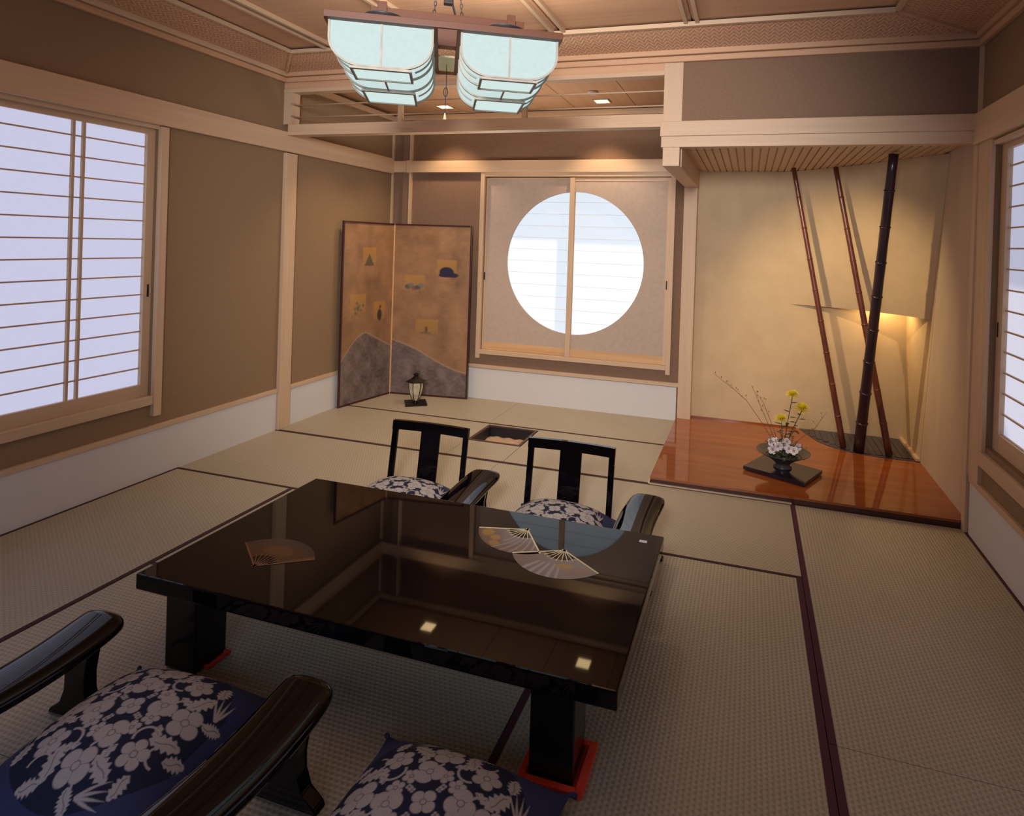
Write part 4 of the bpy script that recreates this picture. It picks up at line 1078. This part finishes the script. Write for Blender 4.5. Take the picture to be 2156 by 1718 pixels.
def chrys(bm, c, R, seed, tilt):
    rg = random.Random(seed); n_ = 70
    for k in range(n_):
        f_ = k/n_; el = math.radians(-25+105*f_); az = k*2.39996
        l_ = R*(1-0.45*f_)*rg.uniform(0.85, 1.1)
        d_ = Vector((math.cos(az)*math.cos(el), math.sin(az)*math.cos(el), math.sin(el)))
        s_ = d_.cross(Vector((0, 0, 1))).normalized(); up = s_.cross(d_)
        P = Vector(c); w_ = R*0.11
        vs = [bm.verts.new(P+d_*l_*0.1+s_*w_*0.4), bm.verts.new(P+d_*l_*0.1-s_*w_*0.4), bm.verts.new(P+d_*l_*0.7-s_*w_+up*R*0.06), bm.verts.new(P+d_*l_+up*R*0.14), bm.verts.new(P+d_*l_*0.7+s_*w_+up*R*0.06)]
        bm.faces.new(vs)
for i, (p, R_, lb) in enumerate((((3.985, 0.43, 0.595), 0.058, 'yellow chrysanthemum on the tallest stem of the arrangement'), ((4.05, 0.42, 0.505), 0.070, 'largest yellow chrysanthemum, on the right of the arrangement'),
                  ((3.915, 0.40, 0.425), 0.060, 'lowest yellow chrysanthemum, on the left of the arrangement'))):
    fl = empty('chrysanthemum', (FX, FY, FZ)); tag(fl, lb, 'flower', 'yellow chrysanthemums in the bowl')
    q = lpos(p)
    bm = bmesh.new(); chrys(bm, q, R_, i, 0); bb = obj('petals', bm, M_YEL, fl)
    bb['kind'] = 'stuff'
    tube('stem', [(0.004*(i-1), 0.004*i, -0.004), (q[0]*0.4, q[1]*0.4+0.006, q[2]*0.5), (q[0], q[1], q[2]-0.004)], 0.0028, M_GRN, fl, 6)
    for k in range(7):
        f_ = 0.42+0.075*k; bm = bmesh.new(); az = k*2.2+i
        base_ = Vector((q[0]*f_, q[1]*f_, q[2]*f_)); addleaf(bm, base_, 0.056, 0.026, 0.25*math.sin(k), az); obj('leaf', bm, M_GRN, fl)
wf_spots = [(1622, 925), (1627, 948), (1645, 938), (1655, 918), (1668, 925), (1672, 945), (1685, 950), (1637, 930), (1662, 940), (1693, 938)]
Ppos = [(-0.085, -0.03, 0.105), (-0.072, -0.05, 0.062), (-0.035, -0.04, 0.085), (-0.012, -0.02, 0.125), (0.022, -0.02, 0.120), (0.036, -0.045, 0.078), (0.066, -0.05, 0.070), (-0.052, -0.02, 0.108), (0.006, -0.035, 0.098), (0.088, -0.03, 0.092)]
bl0 = None
wl_lb = ['pale pink blossom at the left edge of the bowl, upper one', 'pale pink blossom lowest on the left of the bowl', 'pale pink blossom left of the dark centre of the bowl', 'highest pale pink blossom left of the centre stem', 'pale pink blossom just right of the centre stem', 'pale pink blossom low, right of the dark centre', 'pale pink blossom low on the right side', 'pale pink blossom inward of the leftmost upper one', 'pale pink blossom in the very middle of the bowl', 'rightmost pale pink blossom over the bowl rim']
for i, p in enumerate(Ppos):
    if bl0 is None:
        bl0 = empty('small_blossom')
        bm = bmesh.new()
        for k in range(5):
            az = 2*PI*k/5; d_ = Vector((math.cos(az), 0.0, math.sin(az))); s_ = Vector((-math.sin(az), 0, math.cos(az)))
            vs = [bm.verts.new(d_*0.003), bm.verts.new(d_*0.012+s_*0.010+Vector((0, -0.006, 0))), bm.verts.new(d_*0.021+s_*0.006+Vector((0, -0.008, 0))), bm.verts.new(d_*0.021-s_*0.006+Vector((0, -0.008, 0))), bm.verts.new(d_*0.012-s_*0.010+Vector((0, -0.006, 0)))]
            bm.faces.new(vs)
        obj('petals', bm, M_WHT, bl0)
        bm = bmesh.new(); bmesh.ops.create_icosphere(bm, subdivisions=1, radius=0.004); bm.transform(Matrix.Translation((0, -0.004, 0))); obj('centre', bm, noisy('pink_centre', (0.6, 0.25, 0.12), (0.7, 0.35, 0.2)), bl0)
        tube('stem', [(0, 0, 0), (0, 0.012, -0.03), (0, 0.03, -0.058)], 0.0016, M_GRN, bl0, 5)
        o = bl0
    else: o = copy_tree(bl0)
    o.location = (FX+p[0], FY+p[1], FZ+p[2]); o.rotation_euler = (0.5*math.sin(i*1.7)-0.35, 0.9*i, 0.5*math.cos(i*2.1)); o.scale = (1.45,)*3
    tag(o, wl_lb[i], 'flower', 'pale pink blossoms in the bowl')
# green foliage mass in the bowl and grey filler
g_ = empty('foliage', (FX, FY, FZ)); tag(g_, 'dark green leaves filling the bronze bowl beneath the blossoms', 'foliage')
rg = random.Random(5); bm = bmesh.new()
for k in range(170):
    r_ = 0.085*math.sqrt(rg.random()); a_ = rg.random()*2*PI; addleaf(bm, (r_*math.cos(a_), r_*math.sin(a_), rg.uniform(-0.002, 0.085)*(1-r_/0.12)), rg.uniform(0.02, 0.04), rg.uniform(0.010, 0.018), rg.uniform(-1.2, 0.3), rg.random()*2*PI)
o = obj('leaves', bm, M_GRN, g_); o['kind'] = 'stuff'
bm = bmesh.new()
for k in range(90):
    a_ = rg.uniform(PI*0.55, PI*1.5) if k < 60 else rg.uniform(-0.6, 0.8); L_ = rg.uniform(0.06, 0.16); el = rg.uniform(0.25, 1.1)
    e_ = Vector((math.cos(a_)*math.cos(el), math.sin(a_)*math.cos(el)*0.6, math.sin(el)))*L_; s0 = Vector((rg.uniform(-.03, .03), rg.uniform(-.03, .03), 0.02))
    addtube(bm, [s0, s0+e_*0.6, s0+e_], [0.0018, 0.0014, 0.001], 3)
    for j in range(3):
        addleaf(bm, s0+e_*(0.6+0.18*j), 0.016, 0.009, rg.uniform(-1, 1), rg.random()*6.28)
o = obj('filler_sprigs', bm, M_GRY, g_); o['kind'] = 'stuff'
def twig(pts, label, leafs):
    r_ = empty('twig', (FX, FY, FZ)); tag(r_, label, 'twig', 'bare twigs in the arrangement')
    P_ = [Vector((0, 0, -0.004))]+[Vector(lpos(p)) for p in pts]
    tube('stem', P_, [0.0022]+[0.0018]*(len(P_)-2)+[0.0008], M_TWIG, r_, 5)
    rg2 = random.Random(len(label))
    for k in range(leafs):
        f_ = (len(P_)-1)*(0.5+0.5*k/leafs); i_ = min(int(f_), len(P_)-2); p_ = P_[i_].lerp(P_[i_+1], f_-i_)
        e_ = p_+Vector((rg2.uniform(-.025, .02), rg2.uniform(-.01, .01), rg2.uniform(0.005, 0.035)))
        bm = bmesh.new(); addtube(bm, [p_, e_], [0.001, 0.0006], 4); addleaf(bm, e_, 0.013, 0.008, -1.2, rg2.random()*6); obj('side_shoot', bm, M_TWIG, r_)
twig([(3.80, 0.44, 0.36), (3.68, 0.44, 0.52), (3.58, 0.44, 0.60), (3.44, 0.44, 0.695)], 'longest bare twig reaching to the upper left', 9)
twig([(3.83, 0.46, 0.37), (3.76, 0.46, 0.52), (3.71, 0.46, 0.63)], 'bare twig rising steeply left of the yellow flowers', 6)
twig([(3.86, 0.45, 0.36), (3.80, 0.45, 0.50), (3.765, 0.45, 0.56)], 'short twig with buds just left of the lowest yellow flower', 5)
twig([(4.05, 0.44, 0.30), (4.14, 0.44, 0.38), (4.21, 0.44, 0.50)], 'thin twig leaning to the right of the arrangement', 5)
